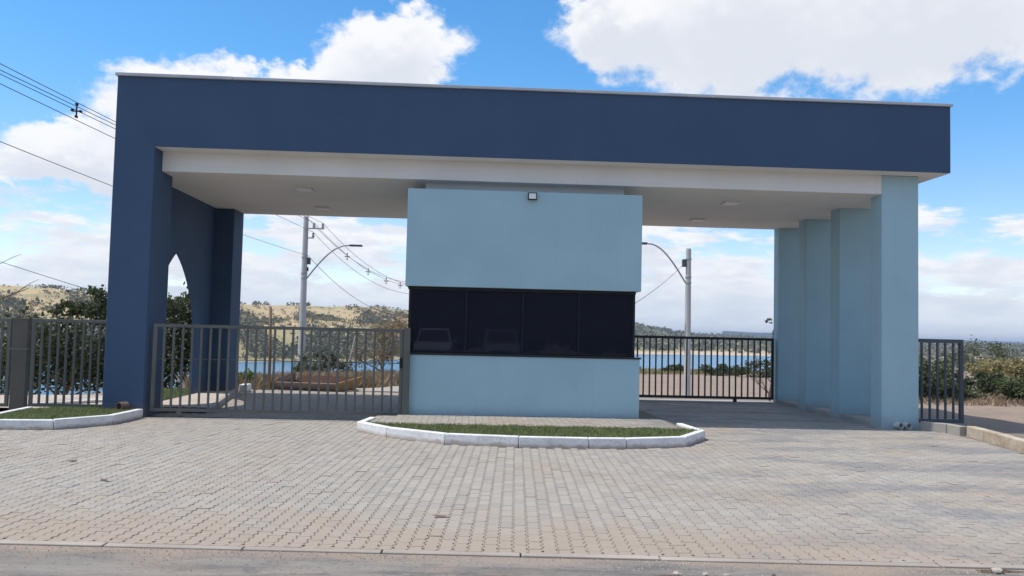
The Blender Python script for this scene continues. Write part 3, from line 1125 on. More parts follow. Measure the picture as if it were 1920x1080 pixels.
# ------------------------------------------------------------------ gates and fences
def railing(name, label, cat, x0, x1, y, z0, z1, m, bar_w=.034, step=.155, frame=.055, rod=None, group=None, wheels=(), first=None):
    root = tag(empty(name, ((x0 + x1) / 2, y, 0)), label, cat, group)
    cx = (x0 + x1) / 2
    A, B = x0 - cx, x1 - cx
    h = frame / 2
    MB().box(A, B, -h, h, z1 - frame, z1).build('top_rail', m, root, .004)
    MB().box(A, B, -h, h, z0, z0 + frame).build('bottom_rail', m, root, .004)
    for xa in (A, B - frame):
        MB().box(xa, xa + frame, -h + .001, h - .001, z0 + frame + .001, z1 - frame - .001).build('stile', m, root, .004)
    n = max(1, round((B - A - frame) / step))
    bm_ = None
    for i in range(1, n):
        xb = A + h + (B - A - frame) * i / n
        if bm_ is None:
            o = MB().box(-bar_w / 2, bar_w / 2, -.018, .018, z0 + frame + .001, z1 - frame - .001).build('bar', m, root, .003)
            bm_ = o.data
        else:
            o = bpy.data.objects.new('bar', bm_); COL.objects.link(o); o.parent = root
        o.location = (xb, 0, 0)
        o.rotation_euler = (0, random.uniform(-.0015, .0015), random.uniform(-.02, .02))
    if rod:
        MB().tube([(A + frame, .024, rod), (B - frame, .024, rod)], .008, 6).build('tie_rod', m, root)
    for xw in wheels:
        ww = MB().tube([(xw - cx, -.022, .045), (xw - cx, .022, .045)], .045, 14)
        ww.box(xw - cx - .04, xw - cx + .04, -.026, -.023, .03, z0 + .01).box(xw - cx - .04, xw - cx + .04, .023, .026, .03, z0 + .01)
        ww.build('wheel', m, root)
    return root


g1 = railing('sliding_gate', 'grey green barred sliding gate closing the left lane', 'gate', -5.84, -1.56, .10, .105, 1.602, 'gate_metal', rod=1.005, wheels=(-5.35, -1.9))
MB().box(2.145, 2.26, -.05, .05, .06, 1.63).build('guide_post', 'gate_metal', g1, .006)
MB().box(2.085, 2.135, -.055, -.029, .93, 1.10).build('lock', 'black_plastic', g1, .006)
tr_ = tag(empty('gate_track', (-3.7, .1, 0)), 'dark steel track on the ground under the left gate', 'track')
MB().box(-2.2, 2.02, -.03, .03, -.03, .012).build('rail', 'black_metal', tr_)
MB().box(-2.2, 2.02, -.13, -.031, -.03, .006).build('concrete_bed', 'old_concrete', tr_)

g2 = railing('barred_gate', 'black barred sliding gate at the back of the right lane', 'gate', 2.6, 7.08, 5.72, .085, 1.59, 'black_metal', wheels=(6.12,), frame=.062)
tr2 = tag(box('threshold', 'old_concrete', 2.4, 7.1, 5.62, 6.3, -.05, .012), 'pale concrete threshold under the black right gate', 'threshold')

railing('railing_fence', 'grey green barred fence panel between the wide post and navy pillar', 'fence', -7.925, -6.62, .20, .135, 1.64, 'gate_metal', step=.14)
railing('railing_fence', 'grey green barred fence panel cut by the left edge of the photo', 'fence', -10.4, -8.27, .20, .125, 1.632, 'gate_metal', step=.14)
fp = tag(empty('fence_post', (-8.1, .2, 0)), 'wide brown grey box post between the two left fence panels', 'post')
MB().box(-.125, .125, -.06, .06, -.05, 1.62).build('shaft', 'post_metal', fp, .006)
MB().box(-.135, .135, -.07, .07, 1.621, 1.64).build('cap', 'post_metal', fp, .004)
MB().box(-.15, .145, -.061, .061, 1.10, 1.13).build('band', 'gate_metal', fp)
railing('short_fence', 'short slate grey barred fence panel right of the blue columns', 'fence', 7.83, 8.80, .62, .10, 1.652, 'slate_metal', step=.158, frame=.07)

# ------------------------------------------------------------------ pipes
def pipe(label, x, y, z, r, m, ln=.12, tilt_=0.0):
    o = MB()
    seg = 18
    V = []
    for rr__, yy in ((r, ln), (r, 0), (r * .84, 0), (r * .84, ln)):
        V += [(rr__ * math.cos(2 * math.pi * k / seg), yy, rr__ * math.sin(2 * math.pi * k / seg)) for k in range(seg)]
    Fs = []
    for i in range(3):
        for k in range(seg):
            k2 = (k + 1) % seg
            Fs.append((i * seg + k, i * seg + k2, (i + 1) * seg + k2, (i + 1) * seg + k))
    o.add(V, Fs)
    r0 = tag(empty('drain_pipe', (x, y, z)), label, 'pipe', 'pipe stubs at the foot of the portico')
    p_ = o.build('pipe_wall', m, r0, smooth=False)
    MB().tube([(0, ln * .8, 0), (0, ln * .8 + .01, 0)], r * .83, 18).build('bore', 'black_plastic', r0)
    r0.rotation_euler = (0, 0, tilt_)
    return r0


pipe('left one of two white pipe stubs at the blue column foot', 7.435, .26, .062, .062, 'pvc', .14, .25)
pipe('right one of two white pipe stubs at the blue column foot', 7.585, .26, .062, .062, 'pvc', .14, .2)
pipe('brown dirty pipe stub sticking out of the navy pillar base', -6.28, -.13, .19, .075, 'pvc_dirty', .16, -.5)

# ------------------------------------------------------------------ behind the left gate
sw = tag(link('side_path', mesh('side_path', [(-5.9, .93, .10), (-5.08, .93, .10), (-5.92, 5.75, .10), (-6.35, 5.75, .10), (-6.35, .93, .10)], [(0, 1, 2, 3, 4)]), 'sidewalk'), kind='structure')
ik = tag(empty('path_kerb'), 'low kerb along the path by the arched navy wall', 'kerb')
kerb(ik, [(-5.92, 5.9), (-5.05, .93)], 'old_concrete', -.10, .11)
wb = tag(empty('kerb_block', (-5.80, 5.98, 0)), 'white kerb block beside the rear navy pillar', 'kerb block')
MB().box(-.10, .09, -.12, .30, -.05, .19).build('block', 'kerb_white', wb, .02)
tag(link('outer_path', mesh('outer_path', [(-11.5, .95, .03), (-7.1, .95, .03), (-7.6, 2.4, .03), (-8.2, 4.1, .03), (-10.4, 3.7, .02), (-14, 3.2, .02), (-14, .95, .03)], [tuple(range(7))]), 'sidewalk'), kind='structure')
ok = tag(empty('path_edging'), 'thin white edging beside the path behind the left fence', 'edging')
kerb(ok, [(-8.5, 1.2), (-7.6, 2.3), (-7.0, 3.4)], 'kerb_white', .07, .09)
sidelawn = [(-7.0, .95), (-6.65, .95), (-6.65, 6.2), (-8.4, 6.0), (-8.0, 4.4), (-7.05, 3.3)]
MB().prism(sidelawn, -.1, .012).build('lawn_soil', 'planter_soil')
tag(bpy.data.objects['lawn_soil'], kind='structure')
grass_blades('side_lawn', sidelawn, 16000, 'bright green grass seen through the pointed arch', z0=.01, h=(.03, .08))

# back road, rising from the left lane off to the right
def ribbon(name, left, right, m, zoff):
    Vv, Fs = [], []
    L = np.array(left, float); Rr = np.array(right, float)
    k = 24
    tq = np.linspace(0, 1, k); tl = np.linspace(0, 1, len(L)); tr2_ = np.linspace(0, 1, len(Rr))
    for i in range(k):
        a_ = (np.interp(tq[i], tl, L[:, 0]), np.interp(tq[i], tl, L[:, 1]))
        b_ = (np.interp(tq[i], tr2_, Rr[:, 0]), np.interp(tq[i], tr2_, Rr[:, 1]))
        for s in np.linspace(0, 1, 9):
            x = a_[0] + (b_[0] - a_[0]) * s; y = a_[1] + (b_[1] - a_[1]) * s
            Vv.append((x, y, float(ground_z(np.array(x), np.array(y))) + zoff))
    for i in range(k - 1):
        for j in range(8):
            Fs.append((i * 9 + j, i * 9 + j + 1, (i + 1) * 9 + j + 1, (i + 1) * 9 + j))
    return tag(link(name, mesh(name, Vv, Fs), m), kind='structure')


ribbon('back_road', [(-5.7, 6.85), (-5.2, 7.2), (-3.2, 9.5), (-2.5, 14), (-1.5, 20), (1, 28)], [(-1.3, 6.85), (-1.0, 7.2), (-.4, 9.5), (.3, 14), (1.5, 20), (4, 28)], 'paver', .03)
bk = tag(empty('road_kerb'), 'white kerb beside the paved road behind the left gate', 'kerb')
rkz = ground_z(np.array([-2.2]), np.array([9.5]))[0]
kk = kerb(bk, [(-1.8, 16.5), (-2.1, 12.5), (-2.3, 9.7), (-1.6, 9.3)], 'kerb_white', .12, .12)
bk.location.z = rkz + .02

# rusty open skip lying behind the gate
sk = tag(empty('rusty_skip', (-4.36, 7.55, -.03)), 'rusty open steel skip with an ochre end behind the left gate', 'skip')
sk.rotation_euler = (0, 0, math.radians(-13))
hl, hd = .86, .62


def slab(name, m, pts, th):
    a_, b_, c_, d_ = map(Vector, pts)
    n_ = (b_ - a_).cross(d_ - a_).normalized() * th
    MB().add([a_, b_, c_, d_, a_ + n_, b_ + n_, c_ + n_, d_ + n_], [(3, 2, 1, 0), (4, 5, 6, 7), (0, 1, 5, 4), (1, 2, 6, 5), (2, 3, 7, 6), (3, 0, 4, 7)]).build(name, m, sk)


slab('floor', 'rust_red', [(-hl, -hd, .05), (hl, -hd, .05), (hl, hd, .05), (-hl, hd, .05)], .02)
slab('front_side', 'rust_grey', [(-hl - .1, -hd - .02, .05), (hl, -hd - .02, .05), (hl, -hd - .16, .24), (-hl - .1, -hd - .16, .24)], .025)
slab('rear_side', 'rust_red', [(-hl, hd, .05), (hl, hd, .05), (hl + .08, hd + .05, .33), (-hl + .1, hd + .05, .33)], .025)
slab('right_end', 'rust_ochre', [(hl, -hd - .02, .05), (hl, hd, .05), (hl + .1, hd + .05, .35), (hl + .04, -hd - .16, .26)], .03)
slab('left_end', 'rust_red', [(-hl, -hd, .05), (-hl, hd, .05), (-hl - .05, hd, .40), (-hl - .1, -hd - .1, .2)], .025)
for sy in (-.4, .4):
    MB().box(-hl, hl, sy - .05, sy + .05, -.04, .049).build('skid', 'rust_red', sk)
MB().tube([(hl + .16, -hd - .3, .0), (hl + .35, -hd + .4, .05)], .03, 8).build('tow_bar', 'rust_red', sk)

# slim wooden post, thin leaning sticks
def stick(name, label, cat, p0, p1, r0_, r1_, m):
    o = MB().tube([p0, Vector(p0).lerp(Vector(p1), .5) + Vector((.01, 0, 0)), p1], [r0_, (r0_ + r1_) / 2, r1_], 8)
    root = o.build(name, m, smooth=True)
    return tag(root, label, cat)


stick('wooden_post', 'slim brown wooden post standing left of the utility pole', 'post', (-5.45, 7.0, -.1), (-5.48, 6.95, 2.10), .042, .034, 'weathered_wood')
stick('leaning_stick', 'thin pale leaning stick in front of the grey green bush', 'stick', (-4.55, 13.3, -.4), (-4.2, 13.5, 1.35), .024, .014, 'pale_bark')
stick('marker_stake', 'short white stake beside the bare brown tree', 'stake', (-3.5, 13.0, -.4), (-3.5, 13.0, .35), .028, .028, 'pvc')

# ------------------------------------------------------------------ utility poles and wires
def pole(name, label, x, y, z0, z1, r0_, r1_, arm_dir, arm_z, arm_len, arm_h, bracket, lamp=True):
    root = tag(empty(name, (x, y, z0)), label, 'pole', 'concrete utility poles')
    h = z1 - z0
    MB().tube([(0, 0, -.3), (0, 0, h * .5), (0, 0, h)], [r0_, (r0_ + r1_) / 2, r1_], 12).build('shaft', 'pole_concrete', root, smooth=False)
    for bz in (arm_z - z0, arm_z - z0 + .25, arm_z - z0 + 1.05):
        MB().tube([(0, 0, bz), (0, 0, bz + .04)], r0_ * .5 + r1_ * .5 + .015, 12).build('clamp_band', 'galvanised', root)
    if lamp:
        pts = []
        for k in range(13):
            s = k / 12
            pts.append((arm_dir * (r1_ + arm_len * s), 0, arm_z - z0 + arm_h * math.sin(math.pi / 2 * min(1, s * 1.05)) ** 1.0))
        ar_ = MB().tube(pts, .036, 8).build('lamp_arm', 'galvanised', root, smooth=True)
        e = pts[-1]
        MB().box(min(e[0], e[0] + arm_dir * .62), max(e[0], e[0] + arm_dir * .62), -.13, .13, e[2] - .04, e[2] + .05).build('lamp_head', 'slate_metal', root, .02)
    if bracket:
        MB().box(0, .92, -.03, .03, h - .62, h - .57).build('cross_bar', 'galvanised', root)
        MB().box(0, .42, -.03, .03, h - 1.10, h - 1.05).build('cross_bar', 'galvanised', root)
        for ix, iz in ((.40, -.57), (.84, -.57), (.38, -1.05)):
            s_ = MB()
            for q_ in range(3):
                s_.tube([(ix, 0, h + iz + .02 + q_ * .08), (ix, 0, h + iz + .08 + q_ * .08)], [.085 - .012 * q_, .045], 8)
            s_.build('insulator', 'porcelain', root)
        MB().box(-.02, .20, -.05, .05, h - 2.75, h - 2.55).build('wire_clamp', 'black_plastic', root)
    jx = arm_dir * (r1_ + .085)
    MB().box(jx - .08, jx + .08, -.09, .09, (arm_z - z0) + .72, (arm_z - z0) + 1.05).build('junction_box', 'slate_metal', root, .01)
    return root


PLX, PLY = -8.76, 27.75
pole('utility_pole', 'tall concrete pole with street lamp seen through the left lane', PLX, PLY, -.75, 7.15, .185, .125, 1, 4.03, 2.1, 1.72, True)
PRX, PRY = 9.17, 21.9
pole('utility_pole', 'concrete pole with curved lamp arm behind the black right gate', PRX, PRY, -1.35, 5.46, .155, .115, -1, 3.93, 1.75, 1.70, False)
PMX, PMY = -1.54, 42.5
pz = float(ground_z(np.array(PMX), np.array(PMY)))
pole('utility_pole', 'far pole hidden behind the guard booth', PMX, PMY, pz - .5, 5.95, .17, .12, 1, 3.0, .1, .1, True, lamp=False)


def wire(label, a_, b_, sag, r=.017, n=28):
    r = r * .62
    a_, b_ = Vector(a_), Vector(b_)
    pts = []
    for k in range(n + 1):
        s = k / n
        p_ = a_.lerp(b_, s)
        p_.z -= 4 * sag * s * (1 - s)
        pts.append(p_)
    o = MB().tube(pts, r, 5).build('overhead_wire', 'wire_black')
    tag(o, label, 'wire', 'overhead wires')
    return pts


NEARP = Vector((-12.57, 1.63, 7.75))
tops = [(.38, -.25), (.84, -.25), (.40, -.72), (-.05, -.05)]
nm = ['lowest', 'second', 'third', 'topmost']
offs = [(0, 0, -.26), (.13, 0, -.06), (-.13, 0, -.02), (0, 0, .2)]
left_pts = []
for (ix, iz), of, nn in zip([(.38, -.78), (.84, -.30), (.40, -.30), (.05, -.05)], offs, ['lowest cable of', 'right middle cable of', 'left middle cable of', 'topmost cable of']):
    A = NEARP + Vector(of)
    B = Vector((PLX + ix, PLY, 7.15 + iz))
    left_pts.append((A, B, wire(nn + ' the spaced bundle running off to the upper left', A, B, .02)))
    C_ = Vector((PMX + ix, PMY, 5.85 + iz))
    left_pts.append((B, C_, wire(nn + ' the spaced bundle dropping towards the lake', B, C_, 1.9)))


def spacer(label, p_, s_):
    root = tag(empty('cable_spacer', p_), label, 'spacer', 'cable spacers on the overhead wires')
    MB().tube([(0, 0, -.27 * s_), (0, 0, .24 * s_)], .03 * s_, 6).build('hanger', 'black_plastic', root)
    MB().tube([(-.17 * s_, 0, -.05 * s_), (.17 * s_, 0, -.05 * s_)], .03 * s_, 6).build('cross_arm', 'black_plastic', root)
    for px_, pz_ in ((-.16, -.02), (.16, -.06), (0, -.27), (0, .22)):
        MB().tube([(px_ * s_, -.05 * s_, pz_ * s_), (px_ * s_, .05 * s_, pz_ * s_)], .055 * s_, 8).build('clip', 'black_plastic', root)
    return root


def mean_pt(k, j):
    v_ = Vector((0, 0, 0))
    for q_ in range(4):
        a_, b_, _ = left_pts[2 * q_ + k]
        v_ += a_.lerp(b_, j)
    v_ /= 4
    v_.z -= 4 * (1.9 if k else .02) * j * (1 - j)
    return v_


for k, j, lb in ((0, .275, 'dark cable spacer on the wires left of the portico'), (1, .18, 'nearest cable spacer right of the tall pole'), (1, .306, 'second cable spacer right of the tall pole'),
                 (1, .422, 'third cable spacer right of the tall pole'), (1, .518, 'cable spacer closest to the booth on the falling wires')):
    spacer(lb, mean_pt(k, j), .7 if k == 0 else .62)
wire('single lower wire coming from the left edge to the tall pole', (-10.1, -.36, 5.25), (PLX + .1, PLY, 5.2), .15, .014)
wire('single lower wire falling from the tall pole behind the booth', (PLX + .15, PLY, 5.2), (PMX, PMY, 3.75), 2.0, .02)
wire('single wire falling from the lamp pole to the back of the booth', (PRX - .1, PRY, 4.9), (2.3, 3.615, 1.75), .2, .014)
wire('low wire slanting down behind the shrub at left', (-15.56, 8.0, 3.98), (-9.2, 9.6, 1.95), .03, .013)


# ------------------------------------------------------------------ plants
def branches(base, h, spread, n, r0_, levels=2, seed=1, lean=(0, 0)):
    """trunk and limbs; returns builder and tips"""
    rr = random.Random(seed)
    b_ = MB()
    tips = []

    def grow(p, d, ln, rad, lv):
        pts = [p]
        q_ = p.copy(); dd = d.copy()
        k = 4
        for i in range(k):
            dd = (dd + Vector((rr.gauss(0, .14), rr.gauss(0, .14), rr.gauss(.05, .09)))).normalized()
            q_ = q_ + dd * (ln / k)
            pts.append(q_.copy())
        b_.tube(pts, [rad * (1 - .6 * i / k) for i in range(k + 1)], 5 if lv else 7)
        tips.append((q_, dd, lv))
        tips.append((pts[2], dd, lv))
        if lv < levels:
            m_ = n if lv == 0 else max(2, n - lv)
            for i in range(m_):
                s = rr.randint(1, k)
                a_ = rr.uniform(0, 2 * math.pi)
                nd = (dd * .55 + Vector((math.cos(a_), math.sin(a_), rr.uniform(-.1, .6))) * spread).normalized()
                grow(pts[s], nd, ln * rr.uniform(.5, .75), rad * .5, lv + 1)
    grow(Vector(base), Vector((lean[0], lean[1], 1)).normalized(), h * .55, r0_, 0)
    return b_, tips


def plant(name, label, cat, loc, blobs, nleaf, size, m, trunk=None, group=None, seed=1, flat=0.0):
    """blobs: (x,y,z,rx,ry,rz) ellipsoids of foliage relative to loc"""
    r = np.random.default_rng(seed)
    root = tag(empty(name, loc), label, cat, group)
    vol = np.array([b_[3] * b_[4] * b_[5] for b_ in blobs]) ** .75
    cnt = np.maximum(20, nleaf * vol / vol.sum()).astype(int)
    allc = []
    for b_, k in zip(blobs, cnt):
        # clumps inside the blob, leaves inside the clumps
        nc = max(5, k // 55)
        d = r.normal(size=(nc, 3)); d /= np.linalg.norm(d, axis=1, keepdims=True)
        rad = r.uniform(.25, 1.0, (nc, 1)) ** .5
        cc_ = np.array(b_[:3]) + d * rad * np.array(b_[3:])
        w_ = r.integers(0, nc, k)
        sp = r.normal(size=(k, 3)) * np.array(b_[3:]) * r.uniform(.09, .24, (nc, 1))[w_]
        allc.append(cc_[w_] + sp)
    c = np.concatenate(allc)
    c = c[c[:, 2] > .02]
    me_ = quads_mesh('foliage', leaf_quads(c, size * r.uniform(.6, 1.4, len(c)), r, flat))
    link('foliage', me_, m, root)
    if trunk:
        h, spread, n, r0_, tm = trunk
        b_, tips = branches((0, 0, -.15), h, spread, n, r0_, 2, seed)
        b_.build('trunk', tm, root, smooth=False)
    return root


def gz(x, y):
    return float(ground_z(np.array(float(x)), np.array(float(y))))


# dense shrubs behind the left fence
plant('dense_shrub', 'big dark dense shrub behind the left fence', 'shrub', (-11.45, 8.8, -.85),
      [(-.6, 0, 1.5, 1.3, 1.0, 1.1), (.7, .2, 1.7, 1.4, 1.0, 1.25), (1.5, .3, 1.4, 1.0, .9, 1.0), (-1.3, .1, 1.3, .75, .8, .8), (.9, .2, 2.95, .8, .6, .40), (1.6, 0, 3.05, .6, .5, .5), (.1, .1, 2.8, .5, .5, .22)],
      15000, .115, 'leaf_dark', (2.6, .8, 6, .09, 'bark'), seed=3)
plant('dense_shrub', 'dark shrub seen through the pointed arch of the navy wall', 'shrub', (-9.15, 10.6, -.6),
      [(0, 0, 1.2, 1.1, .9, 1.0), (.65, 0, 1.9, .8, .8, 1.0), (.2, 0, 2.75, .8, .6, .5), (.8, .1, 3.0, .45, .45, .4)], 8500, .115, 'leaf_dark', (2.8, .7, 6, .08, 'bark'), seed=5)
# bushes behind the left gate
plant('round_bush', 'grey green round bush right of the tall pole', 'bush', (-7.0, 23.8, gz(-7.0, 23.8)),
      [(0, 0, 1.0, 1.05, .9, .9), (-.5, 0, 1.7, .7, .6, .6), (.55, 0, 1.4, .75, .7, .8), (.0, 0, 2.1, .55, .5, .4)], 5200, .13, 'leaf_grey', (2.2, .8, 6, .07, 'bark'), seed=8)


def bare_tree(name, label, loc, h, spread, n, r0_, m, leaf_m, nl, size, seed, levels=3):
    root = tag(empty(name, loc), label, 'tree')
    b_, tips = branches((0, 0, -.2), h, spread, n, r0_, levels, seed)
    b_.build('trunk', m, root)
    r = np.random.default_rng(seed)
    if nl:
        T = np.array([tuple(t_[0]) for t_ in tips if t_[2] >= 1])
        c = T[r.integers(0, len(T), nl)] + r.normal(0, .16, (nl, 3))
        link('crown', quads_mesh('crown', leaf_quads(c, size * r.uniform(.6, 1.4, nl), r)), leaf_m, root)
    return root


bare_tree('bare_tree', 'sparse brown twiggy tree beside the booth behind the left gate', (-4.6, 25.6, gz(-4.6, 25.6)), 3.4, 1.0, 6, .075, 'bark', 'leaf_dry', 2600, .10, 21)
bare_tree('twig_tree', 'leafless tree whose twigs reach in at the left edge', (-15.0, 8.0, -.9), 6.0, .75, 5, .10, 'bark', 'leaf_dry', 0, .1, 13)
plant('low_plant', 'fresh green low plant beside the rear navy pillar', 'plant', (-6.35, 7.6, gz(-6.35, 7.6) - .1), [(0, 0, .25, .45, .35, .28), (.4, .1, .18, .3, .3, .2)], 1100, .10, 'leaf_fresh', seed=31)
plant('slim_shrub', 'slim dark shrub peeping out beside the rearmost blue column', 'shrub', (10.95, 16.6, gz(10.95, 16.6)),
      [(.15, 0, 1.3, .26, .3, .9), (.2, 0, 2.3, .2, .2, .4), (-.02, 0, 3.0, .14, .14, .13)], 900, .10, 'leaf_dark', (3.0, .5, 4, .05, 'bark'), seed=41)
# lakeside bushes beyond the right gate
for i, (x, y, sz) in enumerate(((21.9, 60, 1.1), (24.3, 57, 1.3), (19.4, 66, .8), (16.0, 69, .6))):
    plant('lakeside_bush', ['second low dark lakeside bush from the right gate end', 'rightmost low dark lakeside bush beyond the right gate', 'third low lakeside bush from the right gate end', 'small low lakeside bush right of the lamp pole'][i], 'bush',
          (x, y, gz(x, y) - .3), [(0, 0, .6 * sz, 1.3 * sz, 1.0 * sz, .6 * sz), (.9 * sz, 0, .4 * sz, .8 * sz, .8 * sz, .45 * sz)], 1500, .26, 'leaf_dark', seed=50 + i)
# bushes of the dirt lot at right
lot_b = [(22.6, 26.3, 1.2, 'leaf_mid', 'large green bush directly behind the short right fence panel'), (24.3, 27.2, .72, 'leaf_dark', 'dark green bush just right of the short fence panel'),
         (20.9, 26.6, 1.2, 'leaf_mid', 'green bush partly hidden by the front blue column'), (27.1, 26.4, .72, 'leaf_mid', 'green bush on the dirt lot nearest the right photo edge'),
         (29.6, 32.5, .75, 'leaf_dark', 'small dark bush between the lot bushes near the right edge')]
for i, (x, y, sz, mm_, lb) in enumerate(lot_b):
    plant('lot_bush', lb, 'bush', (x, y, gz(x, y) - .1), [(0, 0, .8 * sz, 1.2 * sz, 1.0 * sz, .75 * sz), (.7 * sz, 0, 1.2 * sz, .7 * sz, .7 * sz, .6 * sz), (-.6 * sz, .1, 1.1 * sz, .6 * sz, .7 * sz, .6 * sz), (.2, 0, .45 * sz, 1.5 * sz, .9 * sz, .4 * sz)],
          4200, .16, mm_, (1.9 * sz, .9, 6, .06, 'bark'), seed=60 + i)
plain_t = [(43.0, 51, 1.7, 'leaf_yellow', 'dry yellowish tree behind the lot at the right edge'), (45.6, 57, 1.9, 'leaf_yellow', 'second dry yellowish tree further back at right'),
           (50, 66, 3.0, 'leaf_grey', 'grey green tree on the far plain at right')]
for i, (x, y, sz, mm_, lb) in enumerate(plain_t):
    plant('plain_tree', lb, 'tree', (x, y, gz(x, y) - .4), [(0, 0, .75 * sz, 1.1 * sz, .9 * sz, .5 * sz), (.6 * sz, 0, .95 * sz, .6 * sz, .6 * sz, .4 * sz), (-.7 * sz, 0, .85 * sz, .55 * sz, .6 * sz, .35 * sz)],
          2600, .24, mm_, (1.2 * sz, .9, 5, .09, 'bark'), seed=80 + i)
# scrub of the plain: nobody could count it
a = rng.uniform(20, 46, 900); rq = 90 + 560 * rng.uniform(0, 1, 900) ** 1.3
bxn = (a - 19) / 55; byn = ((rq - 70) / 700) ** (1 / 1.6)
zx = -16 + smoothstep(0, .06, bxn) * (16 - 2.9 - 3.6 * smoothstep(0, .5, byn) - 2.5 * byn) - 8 * smoothstep(.85, 1, byn)
cP = np.stack([CAM[0] + rq * np.sin(np.radians(a)), CAM[1] + rq * np.cos(np.radians(a)), zx], -1)
ss = rng.uniform(1.2, 3.0, 900)
d = rng.normal(size=(900, 16, 3)); d /= np.linalg.norm(d, axis=2, keepdims=True); d[:, :, 2] = np.abs(d[:, :, 2]) * .8
c = (cP[:, None] + d * ss[:, None, None] * rng.uniform(.4, 1, (900, 16, 1))).reshape(-1, 3)
tag(link('plain_scrub', quads_mesh('plain_scrub', leaf_quads(c, np.repeat(ss * .7, 16))), 'far_scrub'), 'hazy scrub over the low plain at right', 'scrub', kind='stuff')

# dry grass on the lot and along the bluff
def tufts(name, label, poly, n, h, m, z_off=-.06):
    return grass_blades(name, poly, n, label, h=h, m=m, hfun=lambda x, y: ground_z(x, y) + z_off)


tufts('dry_grass', 'brown dry grass round the skip behind the left gate', [(-7.6, 7.4), (-5.7, 6.9), (-5.2, 8.4), (-3.1, 9.8), (-2.4, 14), (-1.6, 20), (-.5, 26), (-5.5, 26), (-7.2, 16), (-8.2, 9)], 14000, (.12, .5), 'dry_grass')
tufts('lot_dry_grass', 'tall straw dry grass along the back of the dirt lot at right', [(16, 23), (30, 22), (46, 26), (40, 36), (17, 29)], 9000, (.08, .32), 'dry_grass')
tufts('shore_grass', 'green grass strip at the lake edge beyond the right gate', [(4, 52), (30, 66), (34, 74), (18, 74), (4, 56)], 7000, (.1, .35), 'leaf_yellow')

# loose soil and stones on the road edge
heap = []
def soil_heap(label, x, y, rx, ry, h, seed):
    r = np.random.default_rng(seed)
    V_, F_ = [(x, y, h - .010)], []
    rings, seg = 5, 22
    for i in range(1, rings + 1):
        for k in range(seg):
            a_ = 2 * math.pi * k / seg
            s = i / rings
            jit = 1 + .22 * math.sin(3 * a_ + seed) + r.uniform(-.12, .12)
            V_.append((x + rx * s * jit * math.cos(a_), y + ry * s * jit * math.sin(a_), -.012 + h * (1 - s) ** 1.2 * r.uniform(.6, 1.2) if i < rings else -.016))
    for k in range(seg):
        F_.append((0, 1 + k, 1 + (k + 1) % seg))
        for i in range(rings - 1):
            b0 = 1 + i * seg
            F_.append((b0 + k, b0 + seg + k, b0 + seg + (k + 1) % seg, b0 + (k + 1) % seg))
    o = link('soil_heap', mesh('soil_heap', V_, F_, True), 'red_soil')
    return tag(o, label, 'soil', 'loose soil on the road')


soil_heap('long smear of red soil on the road near bottom centre', .98, -9.03, .26, .045, .014, 3)
soil_heap('small red soil clod right of the long smear on the road', 1.68, -9.02, .032, .03, .03, 5)
soil_heap('red soil spilling over the edging at the bottom right corner', 3.36, -8.83, .22, .05, .018, 8)
ng = 2600
gxx = rng.uniform(-6, 6, ng); gyy = edge_y(gxx) - .09 - np.abs(rng.normal(0, .16, ng))
gs = rng.uniform(.003, .010, ng)
tet = np.array([(1, 0, 0), (-.5, .87, 0), (-.5, -.87, 0), (0, 0, 1.1)])
gr = rng.uniform(0, 6.28, ng)
cs, sn = np.cos(gr)[:, None], np.sin(gr)[:, None]
TV = np.stack([tet[None, :, 0] * cs - tet[None, :, 1] * sn, tet[None, :, 0] * sn + tet[None, :, 1] * cs, np.broadcast_to(tet[None, :, 2], (ng, 4))], -1) * gs[:, None, None]
TV += np.stack([gxx, gyy, np.full(ng, -.0105)], -1)[:, None, :]
TF = (np.array([(0, 1, 3), (1, 2, 3), (2, 0, 3)])[None] + 4 * np.arange(ng)[:, None, None]).reshape(-1, 3)
tag(link('road_grit', mesh('road_grit', TV.reshape(-1, 3), TF), 'stone'), 'fine grit gathered along the edging of the road', 'grit', kind='stuff')


def stone(label, x, y, s, seed):
    bm = bmesh.new()
    bmesh.ops.create_icosphere(bm, subdivisions=2, radius=s)
    r = random.Random(seed)
    for v_ in bm.verts:
        v_.co *= r.uniform(.75, 1.15)
        v_.co.z *= .6
    me_ = bpy.data.meshes.new('stone'); bm.to_mesh(me_); bm.free()
    o = link('stone', me_, 'stone')
    o.location = (x, y, -.012 + s * .4)
    return tag(o, label, 'stone', 'stones on the road')


stone('pale stone in the middle of the red soil smear', 1.02, -9.0, .030, 1)
stone('pale stone at the right end of the red soil smear', 1.22, -9.0, .026, 2)
stone('small stone left of the soil clod on the road', 1.36, -9.01, .022, 3)
stone('stone on the soil in the bottom right corner', 3.33, -8.86, .04, 4)

# fallen leaves on the paving
for i, (x, y, lb) in enumerate(((-.62, -7.36, 'dry brown leaf lying on the paving at lower centre'), (-4.9, -4.75, 'upper dry leaf on the paving at left'), (-4.05, -5.9, 'lower dry leaf on the paving at left'))):
    s = .045
    V_ = [(-s * 1.6, 0, .012), (-s * .5, -s * .5, .004), (s * .7, -s * .45, .006), (s * 1.7, 0, .02), (s * .7, s * .5, .012), (-s * .5, s * .5, .014), (0, 0, .003)]
    o = link('fallen_leaf', mesh('fallen_leaf', V_, [(0, 1, 6), (1, 2, 6), (2, 3, 6), (3, 4, 6), (4, 5, 6), (5, 0, 6)]), 'bark')
    o.location = (x, y, .004); o.rotation_euler = (0, 0, i * 1.3)
    tag(o, lb, 'leaf', 'fallen leaves')

